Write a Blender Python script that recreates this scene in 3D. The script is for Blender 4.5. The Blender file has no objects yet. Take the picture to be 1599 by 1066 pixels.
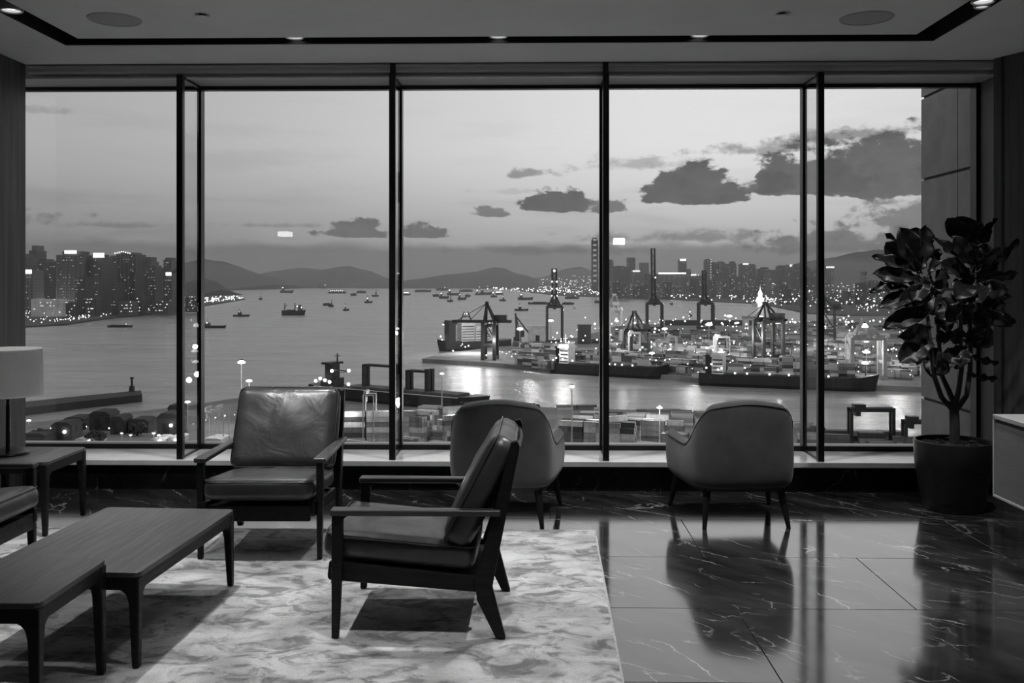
import bpy, math, random
from math import sin, cos, pi, atan, atan2, sqrt, exp
from mathutils import Vector, Matrix, noise as mnoise
random.seed(7)
SC = bpy.context.scene
COL = SC.collection
# ---------------------------------------------------------------- camera
F, CX, CY, EYE = 1480.0, 799.5, 436.0, 1.5
YAW = atan(30.0 / F)
cd = bpy.data.cameras.new('camera'); cam = bpy.data.objects.new('camera', cd); COL.objects.link(cam)
cam.location = (0, 0, EYE); cam.rotation_euler = (pi / 2, 0, YAW)
cd.sensor_fit = 'HORIZONTAL'; cd.sensor_width = 36.0; cd.lens = 36.0 * F / 1599
cd.shift_y = -(533 - CY) / 1599.0
cd.clip_start = 0.05; cd.clip_end = 60000
SC.camera = cam
vs = SC.view_settings
SC.display_settings.display_device = 'sRGB'
vs.view_transform = 'Standard'; vs.look = 'None'; vs.gamma = 1.0; vs.use_curve_mapping = False
vs.exposure = 0.0
cy = SC.cycles
cy.max_bounces = 10; cy.diffuse_bounces = 4; cy.glossy_bounces = 4; cy.transmission_bounces = 6
cy.transparent_max_bounces = 16; cy.volume_bounces = 0; cy.caustics_reflective = False; cy.caustics_refractive = False
cy.sample_clamp_indirect = 6.0

def ray(x, y):
    a = (x - CX) / F; b = -(y - CY) / F
    return Vector((a * cos(YAW) - sin(YAW), a * sin(YAW) + cos(YAW), b))
def at_z(x, y, z):                       # point of the horizontal plane z that the photo shows at pixel x, y
    d = ray(x, y); t = (z - EYE) / d.z
    return Vector((0, 0, EYE)) + d * t
def at_Y(x, y, Y):
    d = ray(x, y); return Vector((0, 0, EYE)) + d * (Y / d.y)
def px_per_m(p):
    return F / (-p[0] * sin(YAW) + p[1] * cos(YAW))

# ---------------------------------------------------------------- node helpers
class NG:
    def __init__(s, tree): s.t = tree; s.n = tree.nodes; s.l = tree.links
    def new(s, typ, **kw):
        nd = s.n.new(typ)
        for k, v in kw.items(): setattr(nd, k, v)
        return nd
    def put(s, sock, v):
        if v is None: return
        if hasattr(v, 'is_output'): s.l.new(v, sock)
        elif isinstance(v, (int, float)) and sock.type in ('RGBA',): sock.default_value = (v, v, v, 1)
        elif isinstance(v, (int, float)) and sock.type == 'VECTOR': sock.default_value = (v, v, v)
        else: sock.default_value = v
    def m(s, op, a, b=None, c=None, clamp=False):
        nd = s.n.new('ShaderNodeMath'); nd.operation = op; nd.use_clamp = clamp
        for i, v in enumerate((a, b, c)): s.put(nd.inputs[i], v)
        return nd.outputs[0]
    def step(s, v, a, b, lo=0.0, hi=1.0):  # smooth step
        nd = s.n.new('ShaderNodeMapRange'); nd.interpolation_type = 'SMOOTHSTEP'
        s.put(nd.inputs[0], v); nd.inputs[1].default_value = a; nd.inputs[2].default_value = b
        s.put(nd.inputs[3], lo); s.put(nd.inputs[4], hi)
        return nd.outputs[0]
    def lerp(s, f, a, b):
        nd = s.n.new('ShaderNodeMix'); nd.data_type = 'FLOAT'
        s.put(nd.inputs[0], f); s.put(nd.inputs[2], a); s.put(nd.inputs[3], b)
        return nd.outputs[0]
    def vec(s, op, a, b=None):
        nd = s.n.new('ShaderNodeVectorMath'); nd.operation = op
        s.put(nd.inputs[0], a)
        if b is not None: s.put(nd.inputs[1], b)
        return nd.outputs[0]
    def noise(s, vec, scale, detail=4.0, rough=0.55, dist=0.0):
        nd = s.n.new('ShaderNodeTexNoise'); s.put(nd.inputs['Vector'], vec)
        nd.inputs['Scale'].default_value = scale; nd.inputs['Detail'].default_value = detail
        nd.inputs['Roughness'].default_value = rough; nd.inputs['Distortion'].default_value = dist
        return nd.outputs[0]
    def combine(s, x, y, z):
        nd = s.n.new('ShaderNodeCombineXYZ')
        for i, v in enumerate((x, y, z)): s.put(nd.inputs[i], v)
        return nd.outputs[0]
    def bump(s, h, strength, dist):
        nd = s.n.new('ShaderNodeBump'); nd.inputs['Strength'].default_value = strength
        nd.inputs['Distance'].default_value = dist; s.put(nd.inputs['Height'], h)
        return nd.outputs[0]

# ---------------------------------------------------------------- sky: dusk, brightest low over the harbour, clouds all round
world = bpy.data.worlds.new('dusk_sky'); SC.world = world; world.use_nodes = True
wt = world.node_tree; wt.nodes.clear(); g = NG(wt)
tc = g.new('ShaderNodeTexCoord').outputs['Generated']
sep = g.new('ShaderNodeSeparateXYZ'); g.put(sep.inputs[0], tc)
az = g.m('ARCTAN2', sep.outputs[0], sep.outputs[1]); el = g.m('ARCSINE', sep.outputs[2])
dg_ = g.m('DIVIDE', g.m('SUBTRACT', az, 0.20), 0.47)
glow = g.m('EXPONENT', g.m('MULTIPLY', g.m('MULTIPLY', dg_, dg_), -1.0))
base = g.m('MULTIPLY_ADD', glow, 0.42, 0.40)
base = g.m('MULTIPLY', base, g.step(el, -0.01, 0.15, 0.50, 1.0))
base = g.m('MULTIPLY', base, g.step(el, 0.20, 1.4, 1.0, 0.75))
nv = g.combine(g.m('MULTIPLY', az, 1.0), g.m('MULTIPLY', el, 2.2), 0.0)
n1 = g.noise(nv, 16.0, 7.0, 0.58)
n3 = g.noise(g.combine(az, g.m('MULTIPLY', el, 1.6), 7.0), 34.0, 9.0, 0.60)
n2 = g.noise(g.combine(g.m('MULTIPLY', az, 1.0), g.m('MULTIPLY', el, 7.0), 3.0), 5.0, 5.0, 0.55)
# thin streaks
streak = g.m('MULTIPLY', g.step(n2, 0.48, 0.68), g.step(el, 0.26, 0.02))
lum = g.lerp(g.m('MULTIPLY', streak, 0.38), base, g.m('MULTIPLY', base, 0.62))
# the bank over the horizon
bank = g.step(g.m('MULTIPLY_ADD', g.m('SUBTRACT', n1, 0.5), -0.022, el), 0.041, 0.030)
lum = g.lerp(g.m('MULTIPLY', bank, 0.85), lum, g.m('MULTIPLY_ADD', glow, 0.05, 0.165))
def blob(lum, x, y, rx, ry, val, dens=0.92, rag=1.5, soft=0.45, flat=0.9):
    a0 = atan((x - 830) / F); e0 = (CY - y) / F * cos(a0)
    dx = g.m('DIVIDE', g.m('SUBTRACT', az, a0), rx / F); dy = g.m('DIVIDE', g.m('SUBTRACT', el, e0), ry / F)
    dyb = g.m('MULTIPLY', g.m('MINIMUM', dy, 0.0), flat)          # flatter below
    dy = g.m('ADD', dy, dyb)
    d = g.m('SQRT', g.m('MULTIPLY_ADD', dx, dx, g.m('MULTIPLY', dy, dy)))
    d = g.m('MULTIPLY_ADD', g.m('SUBTRACT', g.m('MULTIPLY_ADD', n1, 0.5, g.m('MULTIPLY', n3, 1.2)), 0.85), rag * 2, d)
    mk = g.m('MULTIPLY', g.step(d, 1.0, 1.0 - soft), dens)
    return g.lerp(mk, lum, g.m('MULTIPLY_ADD', g.m('SUBTRACT', n3, 0.5), 0.10, val))
for b in ((1010, 258, 130, 17, 0.40, 0.75, 1.4, 0.8), (830, 272, 50, 13, 0.30, 0.9, 1.4, 0.6), (1175, 238, 110, 15, 0.33, 0.85, 1.5, 0.7),
          (1345, 214, 120, 20, 0.28, 0.9, 1.4, 0.7), (1090, 372, 190, 15, 0.20, 0.75, 1.5, 0.8), (900, 392, 200, 12, 0.17, 0.7, 1.5, 0.8), (800, 300, 90, 6, 0.45, 0.5, 2.0, 0.9),
          (560, 367, 62, 24, 0.165, 0.95, 1.1, 0.25, 4.0), (655, 368, 48, 18, 0.165, 0.95, 1.1, 0.25, 4.0), (868, 326, 58, 32, 0.14, 0.97, 1.0, 0.25, 4.0),
          (765, 333, 36, 13, 0.20, 0.9, 1.4, 0.4, 2.0), (952, 327, 44, 24, 0.17, 0.9, 1.4, 0.35, 3.0), (1085, 311, 98, 56, 0.135, 0.97, 0.85, 0.22, 5.0),
          (1190, 298, 60, 24, 0.15, 0.97, 1.0, 0.25, 4.0), (1250, 297, 92, 62, 0.14, 0.97, 0.8, 0.22, 5.0), (1385, 296, 125, 88, 0.14, 0.97, 0.75, 0.22, 5.0),
          (1420, 350, 90, 46, 0.19, 0.85, 1.3, 0.5), (1300, 384, 120, 34, 0.17, 0.85, 1.2, 0.4), (60, 172, 60, 8, 0.30, 0.6, 1.8, 0.8),
          (180, 352, 140, 7, 0.17, 0.55, 1.8, 0.9), (420, 352, 120, 6, 0.2, 0.5, 1.8, 0.9), (1640, 250, 150, 70, 0.13, 0.9, 1.1, 0.3), (1800, 330, 200, 40, 0.14, 0.9, 1.2, 0.4),
          (-150, 340, 220, 18, 0.16, 0.7, 1.4, 0.6)):
    lum = blob(lum, *b)
bg = g.new('ShaderNodeBackground'); g.put(bg.inputs[0], lum); bg.inputs[1].default_value = 1.0
ow = g.new('ShaderNodeOutputWorld'); wt.links.new(bg.outputs[0], ow.inputs[0])

# ---------------------------------------------------------------- lamps of the room (downlights in the ceiling over the seating)
def spot(name, loc, watts, ang=75, blend=0.5, size=0.03, aim=None):
    ld = bpy.data.lights.new(name, 'SPOT'); ld.energy = watts; ld.spot_size = math.radians(ang); ld.spot_blend = blend
    ld.shadow_soft_size = size
    o = bpy.data.objects.new(name, ld); COL.objects.link(o); o.location = loc
    if aim is not None: o.rotation_euler = (Vector(aim) - Vector(loc)).to_track_quat('-Z', 'Y').to_euler()
    return o
for i, (x, y, w) in enumerate(((-1.75, 4.70, 200), (0.75, 4.70, 190), (-1.75, 3.25, 50), (0.05, 3.05, 130))):
    spot('ceiling_downlight_lamp', (x, y, 3.0), w, 72, 0.6)
spot('ceiling_downlight_lamp', (2.75, 4.6, 3.0), 20, 80, 0.7)

# ---------------------------------------------------------------- mesh builder
class MB:
    def __init__(s): s.v = []; s.f = []
    def add(s, vs_, fs):
        o = len(s.v); s.v += [tuple(p) for p in vs_]; s.f += [tuple(i + o for i in f) for f in fs]; return s
    def box(s, x0, x1, y0, y1, z0, z1, M=None):
        vs_ = [Vector(p) for p in ((x0, y0, z0), (x1, y0, z0), (x1, y1, z0), (x0, y1, z0), (x0, y0, z1), (x1, y0, z1), (x1, y1, z1), (x0, y1, z1))]
        if M is not None: vs_ = [M @ p for p in vs_]
        return s.add(vs_, [(0, 3, 2, 1), (4, 5, 6, 7), (0, 1, 5, 4), (1, 2, 6, 5), (2, 3, 7, 6), (3, 0, 4, 7)])
    def beam(s, p, q, w, h=None, w2=None, h2=None, up=(0, 0, 1)):   # bar with a rectangular section
        p, q = Vector(p), Vector(q); h = w if h is None else h; w2 = w if w2 is None else w2; h2 = h if h2 is None else h2
        d = (q - p).normalized(); u = Vector(up)
        if abs(d.dot(u)) > 0.99: u = Vector((0, 1, 0))
        sx = d.cross(u).normalized(); sy = sx.cross(d).normalized()
        vs_ = []
        for c, a, b in ((p, w, h), (q, w2, h2)):
            for i, j in ((-1, -1), (1, -1), (1, 1), (-1, 1)): vs_.append(c + sx * (a / 2 * i) + sy * (b / 2 * j))
        return s.add(vs_, [(3, 2, 1, 0), (4, 5, 6, 7), (0, 1, 5, 4), (1, 2, 6, 5), (2, 3, 7, 6), (3, 0, 4, 7)])
    def cyl(s, p, q, r0, r1=None, n=12):
        p, q = Vector(p), Vector(q); r1 = r0 if r1 is None else r1
        d = (q - p).normalized(); u = Vector((0, 0, 1)) if abs(d.z) < 0.95 else Vector((0, 1, 0))
        sx = d.cross(u).normalized(); sy = sx.cross(d).normalized()
        vs_ = []
        for c, r in ((p, r0), (q, r1)):
            for k in range(n): t = 2 * pi * k / n; vs_.append(c + sx * (r * cos(t)) + sy * (r * sin(t)))
        fs = [(k, (k + 1) % n, n + (k + 1) % n, n + k) for k in range(n)]
        return s.add(vs_, fs + [tuple(range(n - 1, -1, -1)), tuple(range(n, 2 * n))])
    def tube(s, pts, r, n=8, r2=None):
        pts = [Vector(p) for p in pts]; r2 = r if r2 is None else r2
        vs_ = []; fs = []; N = len(pts)
        sx = None
        for i, p in enumerate(pts):
            d = (pts[min(i + 1, N - 1)] - pts[max(i - 1, 0)]).normalized()
            if sx is None:
                u = Vector((0, 0, 1)) if abs(d.z) < 0.9 else Vector((0, 1, 0)); sx = d.cross(u).normalized()
            sx = (sx - d * sx.dot(d)).normalized(); sy = sx.cross(d)
            rr = r + (r2 - r) * i / (N - 1)
            for k in range(n): t = 2 * pi * k / n; vs_.append(p + sx * (rr * cos(t)) + sy * (rr * sin(t)))
        for i in range(N - 1):
            for k in range(n): a = i * n + k; b = i * n + (k + 1) % n; fs.append((a, b, b + n, a + n))
        fs += [tuple(range(n - 1, -1, -1)), tuple(range((N - 1) * n, N * n))]
        return s.add(vs_, fs)
    def lathe(s, prof, n=32, c=(0, 0, 0)):
        vs_ = []; fs = []; m = len(prof)
        for k in range(n):
            t = 2 * pi * k / n
            for r, z in prof: vs_.append((c[0] + r * cos(t), c[1] + r * sin(t), c[2] + z))
        for k in range(n):
            for i in range(m - 1):
                a = k * m + i; b = ((k + 1) % n) * m + i; fs.append((a, b, b + 1, a + 1))
        if prof[0][0] > 1e-6: fs.append(tuple(k * m for k in range(n - 1, -1, -1)))
        if prof[-1][0] > 1e-6: fs.append(tuple(k * m + m - 1 for k in range(n)))
        return s.add(vs_, fs)
    def prism(s, poly, axis, a0, a1):        # polygon extruded along an axis
        def P(u, v, a): return {'x': (a, u, v), 'y': (u, a, v), 'z': (u, v, a)}[axis]
        n = len(poly); vs_ = [P(u, v, a0) for u, v in poly] + [P(u, v, a1) for u, v in poly]
        fs = [(i, (i + 1) % n, n + (i + 1) % n, n + i) for i in range(n)] + [tuple(range(n - 1, -1, -1)), tuple(range(n, 2 * n))]
        return s.add(vs_, fs)
    def sphere(s, c, r, n=8, m=5, rz=None):
        rz = r if rz is None else rz
        vs_ = [(c[0], c[1], c[2] - rz)]; fs = []
        for i in range(1, m):
            ph = -pi / 2 + pi * i / m
            for k in range(n): t = 2 * pi * k / n; vs_.append((c[0] + r * cos(ph) * cos(t), c[1] + r * cos(ph) * sin(t), c[2] + rz * sin(ph)))
        vs_.append((c[0], c[1], c[2] + rz)); top = len(vs_) - 1
        for k in range(n):
            fs.append((0, 1 + (k + 1) % n, 1 + k)); b = 1 + (m - 2) * n; fs.append((b + k, b + (k + 1) % n, top))
        for i in range(m - 2):
            for k in range(n): a = 1 + i * n + k; b = 1 + i * n + (k + 1) % n; fs.append((a, b, b + n, a + n))
        return s.add(vs_, fs)
    def octa(s, c, r):
        x, y, z = c
        return s.add([(x - r, y, z), (x + r, y, z), (x, y - r, z), (x, y + r, z), (x, y, z - r), (x, y, z + r)],
                     [(0, 2, 5), (2, 1, 5), (1, 3, 5), (3, 0, 5), (2, 0, 4), (1, 2, 4), (3, 1, 4), (0, 3, 4)])
    def grid(s, fn, nu, nv, cu=False):
        vs_ = [fn(i / (nu if cu else nu - 1), j / (nv - 1)) for i in range(nu) for j in range(nv)]
        fs = [(i * nv + j, ((i + 1) % nu) * nv + j, ((i + 1) % nu) * nv + j + 1, i * nv + j + 1) for i in range(nu if cu else nu - 1) for j in range(nv - 1)]
        return s.add(vs_, fs)
    def cushion(s, w, d, h, r, n=12, puff=0.0, M=None, crease=0.0):   # rounded, slightly stuffed box centred at the origin
        idx = {}; vs_ = []; fs = []
        def V(p):
            k = tuple(round(c, 5) for c in p)
            if k not in idx:
                q = Vector((p[0] * w / 2, p[1] * d / 2, p[2] * h / 2))
                inn = Vector((max(-w / 2 + r, min(w / 2 - r, q.x)), max(-d / 2 + r, min(d / 2 - r, q.y)), max(-h / 2 + r, min(h / 2 - r, q.z))))
                dv = q - inn
                if dv.length > 1e-9: q = inn + dv.normalized() * r
                sx, sy, sz = 1 - p[0] ** 2, 1 - p[1] ** 2, 1 - p[2] ** 2
                q.z += puff * (1 if p[2] > 0 else -1) * abs(p[2]) * sx * sy
                q.x += puff * 0.5 * p[0] * abs(p[0]) * sy * sz; q.y += puff * 0.5 * p[1] * abs(p[1]) * sx * sz
                if crease: q.z += crease * mnoise.noise(Vector((q.x * 9, q.y * 5, 3))) * max(0, p[2]) * sx * sy * 4
                idx[k] = len(vs_); vs_.append(M @ q if M is not None else q)
            return idx[k]
        g_ = [-1 + 2 * i / n for i in range(n + 1)]
        g_ = [math.copysign(abs(t) ** 0.7, t) for t in g_]
        for ax in range(3):
            for sg in (-1, 1):
                for i in range(n):
                    for j in range(n):
                        q4 = []
                        for a, b in ((i, j), (i + 1, j), (i + 1, j + 1), (i, j + 1)):
                            p = [0, 0, 0]; p[ax] = sg; p[(ax + 1) % 3] = g_[a]; p[(ax + 2) % 3] = g_[b]; q4.append(V(p))
                        fs.append(tuple(q4 if sg > 0 else q4[::-1]))
        return s.add(vs_, fs)
    def build(s, name, mat, parent=None, smooth=None, bevel=0.0, seg=2, kind=None):
        me = bpy.data.meshes.new(name); me.from_pydata(s.v, [], s.f); me.update()
        o = bpy.data.objects.new(name, me); COL.objects.link(o)
        if mat is not None: me.materials.append(mat)
        if parent is not None: o.parent = parent
        if smooth is not None:
            me.polygons.foreach_set('use_smooth', [True] * len(me.polygons)); me.set_sharp_from_angle(angle=math.radians(smooth))
        if bevel:
            b = o.modifiers.new('bevel', 'BEVEL'); b.width = bevel; b.segments = seg; b.limit_method = 'ANGLE'; b.angle_limit = math.radians(35)
        if kind: o['kind'] = kind
        return o
def empty(name, loc=(0, 0, 0), rz=0.0):
    o = bpy.data.objects.new(name, None); COL.objects.link(o); o.location = loc; o.rotation_euler = (0, 0, rz); o.empty_display_size = 0.2
    return o
def tag(o, label, cat, group=None, kind=None):
    o['label'] = label; o['category'] = cat
    if group: o['group'] = group
    if kind: o['kind'] = kind
    return o
def copy_tree(o, parent=None):
    kids = list(o.children)
    c = o.copy(); COL.objects.link(c)
    if parent is not None: c.parent = parent
    for k in kids: copy_tree(k, c)
    return c
_ONES = 'zero one two three four five six seven eight nine ten eleven twelve thirteen fourteen fifteen sixteen seventeen eighteen nineteen'.split()
_TENS = 'x x twenty thirty forty fifty sixty seventy eighty ninety'.split()
_ORD = {'one': 'first', 'two': 'second', 'three': 'third', 'five': 'fifth', 'eight': 'eighth', 'nine': 'ninth', 'twelve': 'twelfth'}
def nth(n):
    def card(k):
        if k < 20: return _ONES[k]
        if k < 100: return _TENS[k // 10] + ('-' + _ONES[k % 10] if k % 10 else '')
        return _ONES[k // 100] + '-hundred' + ('-' + card(k % 100) if k % 100 else '')
    c = card(n); head, _, last = c.rpartition('-')
    w = _ORD.get(last) or (last[:-1] + 'ieth' if last.endswith('y') else last + 'th')
    return (head + '-' if head else '') + w
# ---------------------------------------------------------------- materials (the photograph is black and white: every colour is a grey)
def mat(name, v, rough=0.5, metal=0.0, spec=0.5, var=None, bump=None, coat=0.0, stretch=None, alpha=None, rvar=None, coords='Object'):
    m = bpy.data.materials.new(name); m.use_nodes = True; t = m.node_tree; g = NG(t)
    b = t.nodes['Principled BSDF']
    b.inputs['Roughness'].default_value = rough; b.inputs['Metallic'].default_value = metal
    b.inputs['Specular IOR Level'].default_value = spec; b.inputs['Coat Weight'].default_value = coat
    b.inputs['Base Color'].default_value = (v, v, v, 1)
    if var or bump or rvar:
        co = g.new('ShaderNodeTexCoord').outputs[coords]
        if stretch: co = g.vec('MULTIPLY', co, stretch)
        if var:
            n = g.noise(co, var[0], 6.0, 0.6)
            lo, hi = v * (1 - var[1]), v * (1 + var[1])
            g.put(b.inputs['Base Color'], g.step(n, 0.3, 0.7, lo, hi))
        if rvar:
            g.put(b.inputs['Roughness'], g.step(g.noise(co, rvar[0], 5.0, 0.6), 0.3, 0.7, rough - rvar[1], rough + rvar[1]))
        if bump: g.put(b.inputs['Normal'], g.bump(g.noise(co, bump[0], 6.0, 0.6), bump[1], bump[2]))
    return m
def emit(name, strength, sampled=False):
    m = bpy.data.materials.new(name); m.use_nodes = True; t = m.node_tree; t.nodes.clear(); g = NG(t)
    e = g.new('ShaderNodeEmission'); e.inputs[1].default_value = strength
    o = g.new('ShaderNodeOutputMaterial'); t.links.new(e.outputs[0], o.inputs[0])
    m.cycles.emission_sampling = 'AUTO' if sampled else 'NONE'
    return m
def mat_glass(name, tint=0.97, refl=1.0):
    m = bpy.data.materials.new(name); m.use_nodes = True; t = m.node_tree; t.nodes.clear(); g = NG(t)
    tr = g.new('ShaderNodeBsdfTransparent'); tr.inputs[0].default_value = (tint, tint, tint, 1)
    gl = g.new('ShaderNodeBsdfGlossy'); gl.inputs['Roughness'].default_value = 0.0
    fr = g.new('ShaderNodeFresnel'); g.put(fr.inputs[0], g.lerp(g.new('ShaderNodeNewGeometry').outputs['Backfacing'], 1.5, 1 / 1.5))
    mx = g.new('ShaderNodeMixShader'); g.put(mx.inputs[0], g.m('MULTIPLY', fr.outputs[0], refl))
    t.links.new(tr.outputs[0], mx.inputs[1]); t.links.new(gl.outputs[0], mx.inputs[2])
    o = g.new('ShaderNodeOutputMaterial'); t.links.new(mx.outputs[0], o.inputs[0])
    return m
def mat_marble(name, base, veins, rough, amount=1.0, coat=1.0):
    m = bpy.data.materials.new(name); m.use_nodes = True; t = m.node_tree; g = NG(t); b = t.nodes['Principled BSDF']
    pos = g.new('ShaderNodeNewGeometry').outputs['Position']; rnd = g.new('ShaderNodeObjectInfo').outputs['Random']
    p = g.vec('ADD', pos, g.combine(g.m('MULTIPLY', rnd, 0.35), g.m('MULTIPLY', rnd, 0.2), 0.0))
    # veins run on the slant
    rot = g.new('ShaderNodeMapping'); rot.vector_type = 'POINT'; rot.inputs['Rotation'].default_value = (0, 0, 0.80); g.put(rot.inputs[0], p)
    wob = g.new('ShaderNodeTexNoise'); wob.inputs['Scale'].default_value = 3.0; wob.inputs['Detail'].default_value = 7.0; wob.inputs['Roughness'].default_value = 0.6; g.put(wob.inputs['Vector'], rot.outputs[0])
    q = g.vec('ADD', g.vec('MULTIPLY', rot.outputs[0], (0.42, 1.6, 1.0)), g.vec('MULTIPLY', wob.outputs['Color'], (0.30, 0.30, 0.0)))
    def vein(sc, wid):
        vo = g.new('ShaderNodeTexVoronoi'); vo.feature = 'DISTANCE_TO_EDGE'; vo.inputs['Scale'].default_value = sc; g.put(vo.inputs['Vector'], q)
        return g.step(vo.outputs['Distance'], wid, 0.0)
    mask = g.step(g.noise(p, 2.3, 5.0), 0.47, 0.62); mask2 = g.step(g.noise(p, 4.1, 4.0), 0.48, 0.64)
    v = g.m('MAXIMUM', g.m('MULTIPLY', vein(1.8, 0.013), mask), g.m('MULTIPLY', g.m('MULTIPLY', vein(4.6, 0.022), mask2), 0.75))
    v = g.m('MULTIPLY', v, amount)
    cl = g.step(g.noise(q, 3.4, 9.0, 0.68), 0.3, 0.72, base * 0.4, base * 2.0)
    g.put(b.inputs['Base Color'], g.lerp(v, cl, veins))
    g.put(b.inputs['Roughness'], g.step(g.noise(p, 6.0, 5.0), 0.3, 0.7, rough * 0.8, rough * 1.25))
    b.inputs['IOR'].default_value = 1.5; b.inputs['Coat Weight'].default_value = coat; b.inputs['Coat IOR'].default_value = 1.5; b.inputs['Coat Roughness'].default_value = rough
    return m
def mat_wood(name, v, rough=0.38, axis=(1.2, 22, 22), amt=0.35, coat=0.0):
    m = bpy.data.materials.new(name); m.use_nodes = True; t = m.node_tree; g = NG(t); b = t.nodes['Principled BSDF']
    co = g.new('ShaderNodeTexCoord').outputs['Object']; co = g.vec('MULTIPLY', co, axis)
    n = g.noise(co, 2.0, 7.0, 0.62, 0.6)
    g.put(b.inputs['Base Color'], g.step(n, 0.28, 0.74, v * (1 - amt), v * (1 + amt)))
    g.put(b.inputs['Roughness'], g.step(n, 0.3, 0.7, rough + 0.06, rough - 0.06))
    g.put(b.inputs['Normal'], g.bump(n, 0.12, 0.002)); b.inputs['Coat Weight'].default_value = coat
    return m
def mat_leather(name, v):
    m = bpy.data.materials.new(name); m.use_nodes = True; t = m.node_tree; g = NG(t); b = t.nodes['Principled BSDF']
    co = g.new('ShaderNodeTexCoord').outputs['Object']
    big = g.noise(co, 5.0, 3.0, 0.5, 1.2); fine = g.noise(co, 160.0, 3.0)
    g.put(b.inputs['Base Color'], g.step(big, 0.3, 0.7, v * 0.75, v * 1.3))
    g.put(b.inputs['Roughness'], g.step(big, 0.3, 0.7, 0.44, 0.30))
    h = g.m('MULTIPLY_ADD', fine, 0.05, big)
    g.put(b.inputs['Normal'], g.bump(h, 0.35, 0.02)); b.inputs['Specular IOR Level'].default_value = 0.6
    return m
def mat_rug(name):
    m = bpy.data.materials.new(name); m.use_nodes = True; t = m.node_tree; g = NG(t); b = t.nodes['Principled BSDF']
    co = g.new('ShaderNodeTexCoord').outputs['Object']
    big = g.noise(g.vec('MULTIPLY', co, (1, 1.5, 1)), 3.0, 5.0, 0.6, 0.5); mid = g.noise(g.vec('MULTIPLY', co, (1.0, 1.45, 1)), 6.0, 7.0, 0.66, 0.9)
    fine = g.noise(co, 260.0, 2.0, 0.7)
    spots = g.step(mid, 0.46, 0.62); wash = g.step(big, 0.34, 0.66)
    v = g.lerp(spots, g.lerp(wash, 0.36, 0.62), g.lerp(wash, 0.15, 0.27))
    v = g.m('MULTIPLY', v, g.step(fine, 0.2, 0.8, 0.72, 1.22))
    g.put(b.inputs['Base Color'], v); b.inputs['Roughness'].default_value = 0.95; b.inputs['Specular IOR Level'].default_value = 0.1
    g.put(b.inputs['Normal'], g.bump(g.m('MULTIPLY_ADD', fine, 0.4, mid), 0.5, 0.008)); b.inputs['Sheen Weight'].default_value = 0.15
    return m
def mat_fabric(name, v):
    m = bpy.data.materials.new(name); m.use_nodes = True; t = m.node_tree; g = NG(t); b = t.nodes['Principled BSDF']
    co = g.new('ShaderNodeTexCoord').outputs['Object']
    big = g.noise(co, 6.0, 4.0); fine = g.noise(co, 330.0, 2.0, 0.7)
    g.put(b.inputs['Base Color'], g.m('MULTIPLY', g.step(big, 0.3, 0.7, v * 0.85, v * 1.15), g.step(fine, 0.3, 0.7, 0.8, 1.2)))
    b.inputs['Roughness'].default_value = 0.9; b.inputs['Sheen Weight'].default_value = 0.25; b.inputs['Specular IOR Level'].default_value = 0.2
    g.put(b.inputs['Normal'], g.bump(fine, 0.4, 0.002))
    return m
def mat_random(name, lo, hi, rough=0.6, rib=0.0, power=1.6):    # every object takes its own grey
    m = bpy.data.materials.new(name); m.use_nodes = True; t = m.node_tree; g = NG(t); b = t.nodes['Principled BSDF']
    rnd = g.new('ShaderNodeObjectInfo').outputs['Random']; co = g.new('ShaderNodeTexCoord').outputs['Object']
    v = g.m('MULTIPLY_ADD', g.m('POWER', rnd, power), hi - lo, lo)
    n = g.noise(g.vec('MULTIPLY', co, (1, 1, 0.4)), 0.9, 6.0, 0.65)
    g.put(b.inputs['Base Color'], g.m('MULTIPLY', v, g.step(n, 0.3, 0.7, 0.72, 1.2))); b.inputs['Roughness'].default_value = rough
    if rib:
        w = g.new('ShaderNodeTexWave'); w.inputs['Scale'].default_value = rib; g.put(w.inputs['Vector'], co)
        g.put(b.inputs['Normal'], g.bump(w.outputs['Fac'], 0.5, 0.05))
    return m
def mat_sea(name):
    m = bpy.data.materials.new(name); m.use_nodes = True; t = m.node_tree; g = NG(t); b = t.nodes['Principled BSDF']
    pos = g.new('ShaderNodeNewGeometry').outputs['Position']
    rip = g.noise(g.vec('MULTIPLY', pos, (0.16, 0.22, 0.0)), 1.0, 6.0, 0.62)
    swell = g.noise(g.vec('MULTIPLY', pos, (0.004, 0.012, 0.0)), 1.0, 6.0, 0.6, 0.8)
    b.inputs['IOR'].default_value = 1.333
    g.put(b.inputs['Roughness'], g.step(swell, 0.3, 0.7, 0.15, 0.26))
    cur = g.noise(g.vec('MULTIPLY', pos, (0.012, 0.034, 0.0)), 1.0, 8.0, 0.68, 0.8)
    g.put(b.inputs['Base Color'], g.step(cur, 0.3, 0.7, 0.32, 0.48))
    g.put(b.inputs['Normal'], g.bump(g.m('MULTIPLY_ADD', swell, 3.0, rip), 0.8, 1.3))
    return m
M_ceil = mat('ceiling_paint', 0.86, 0.85, var=(2.0, 0.03), bump=(60, 0.05, 0.002))
M_black = mat('black_channel', 0.012, 0.6, bump=(40, 0.05, 0.001))
M_wall = mat_wood('dark_wall_veneer', 0.075, 0.5, (14, 14, 0.6), 0.3)
M_jamb = mat('grey_wall_panel', 0.12, 0.6, var=(6.0, 0.12), stretch=(1, 1, 0.2))
M_frame = mat('black_anodised_frame', 0.012, 0.35, 0.4, bump=(300, 0.03, 0.0005))
M_header = mat('header_metal', 0.5, 0.5, 0.0, var=(3.0, 0.06), stretch=(0.2, 1, 1))
M_sill = mat('pale_stone_sill', 0.8, 0.16, spec=0.9, var=(5.0, 0.10), bump=(40, 0.04, 0.002))
M_ledge = mat('outer_ledge_metal', 0.36, 0.3, var=(4.0, 0.08))
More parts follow.
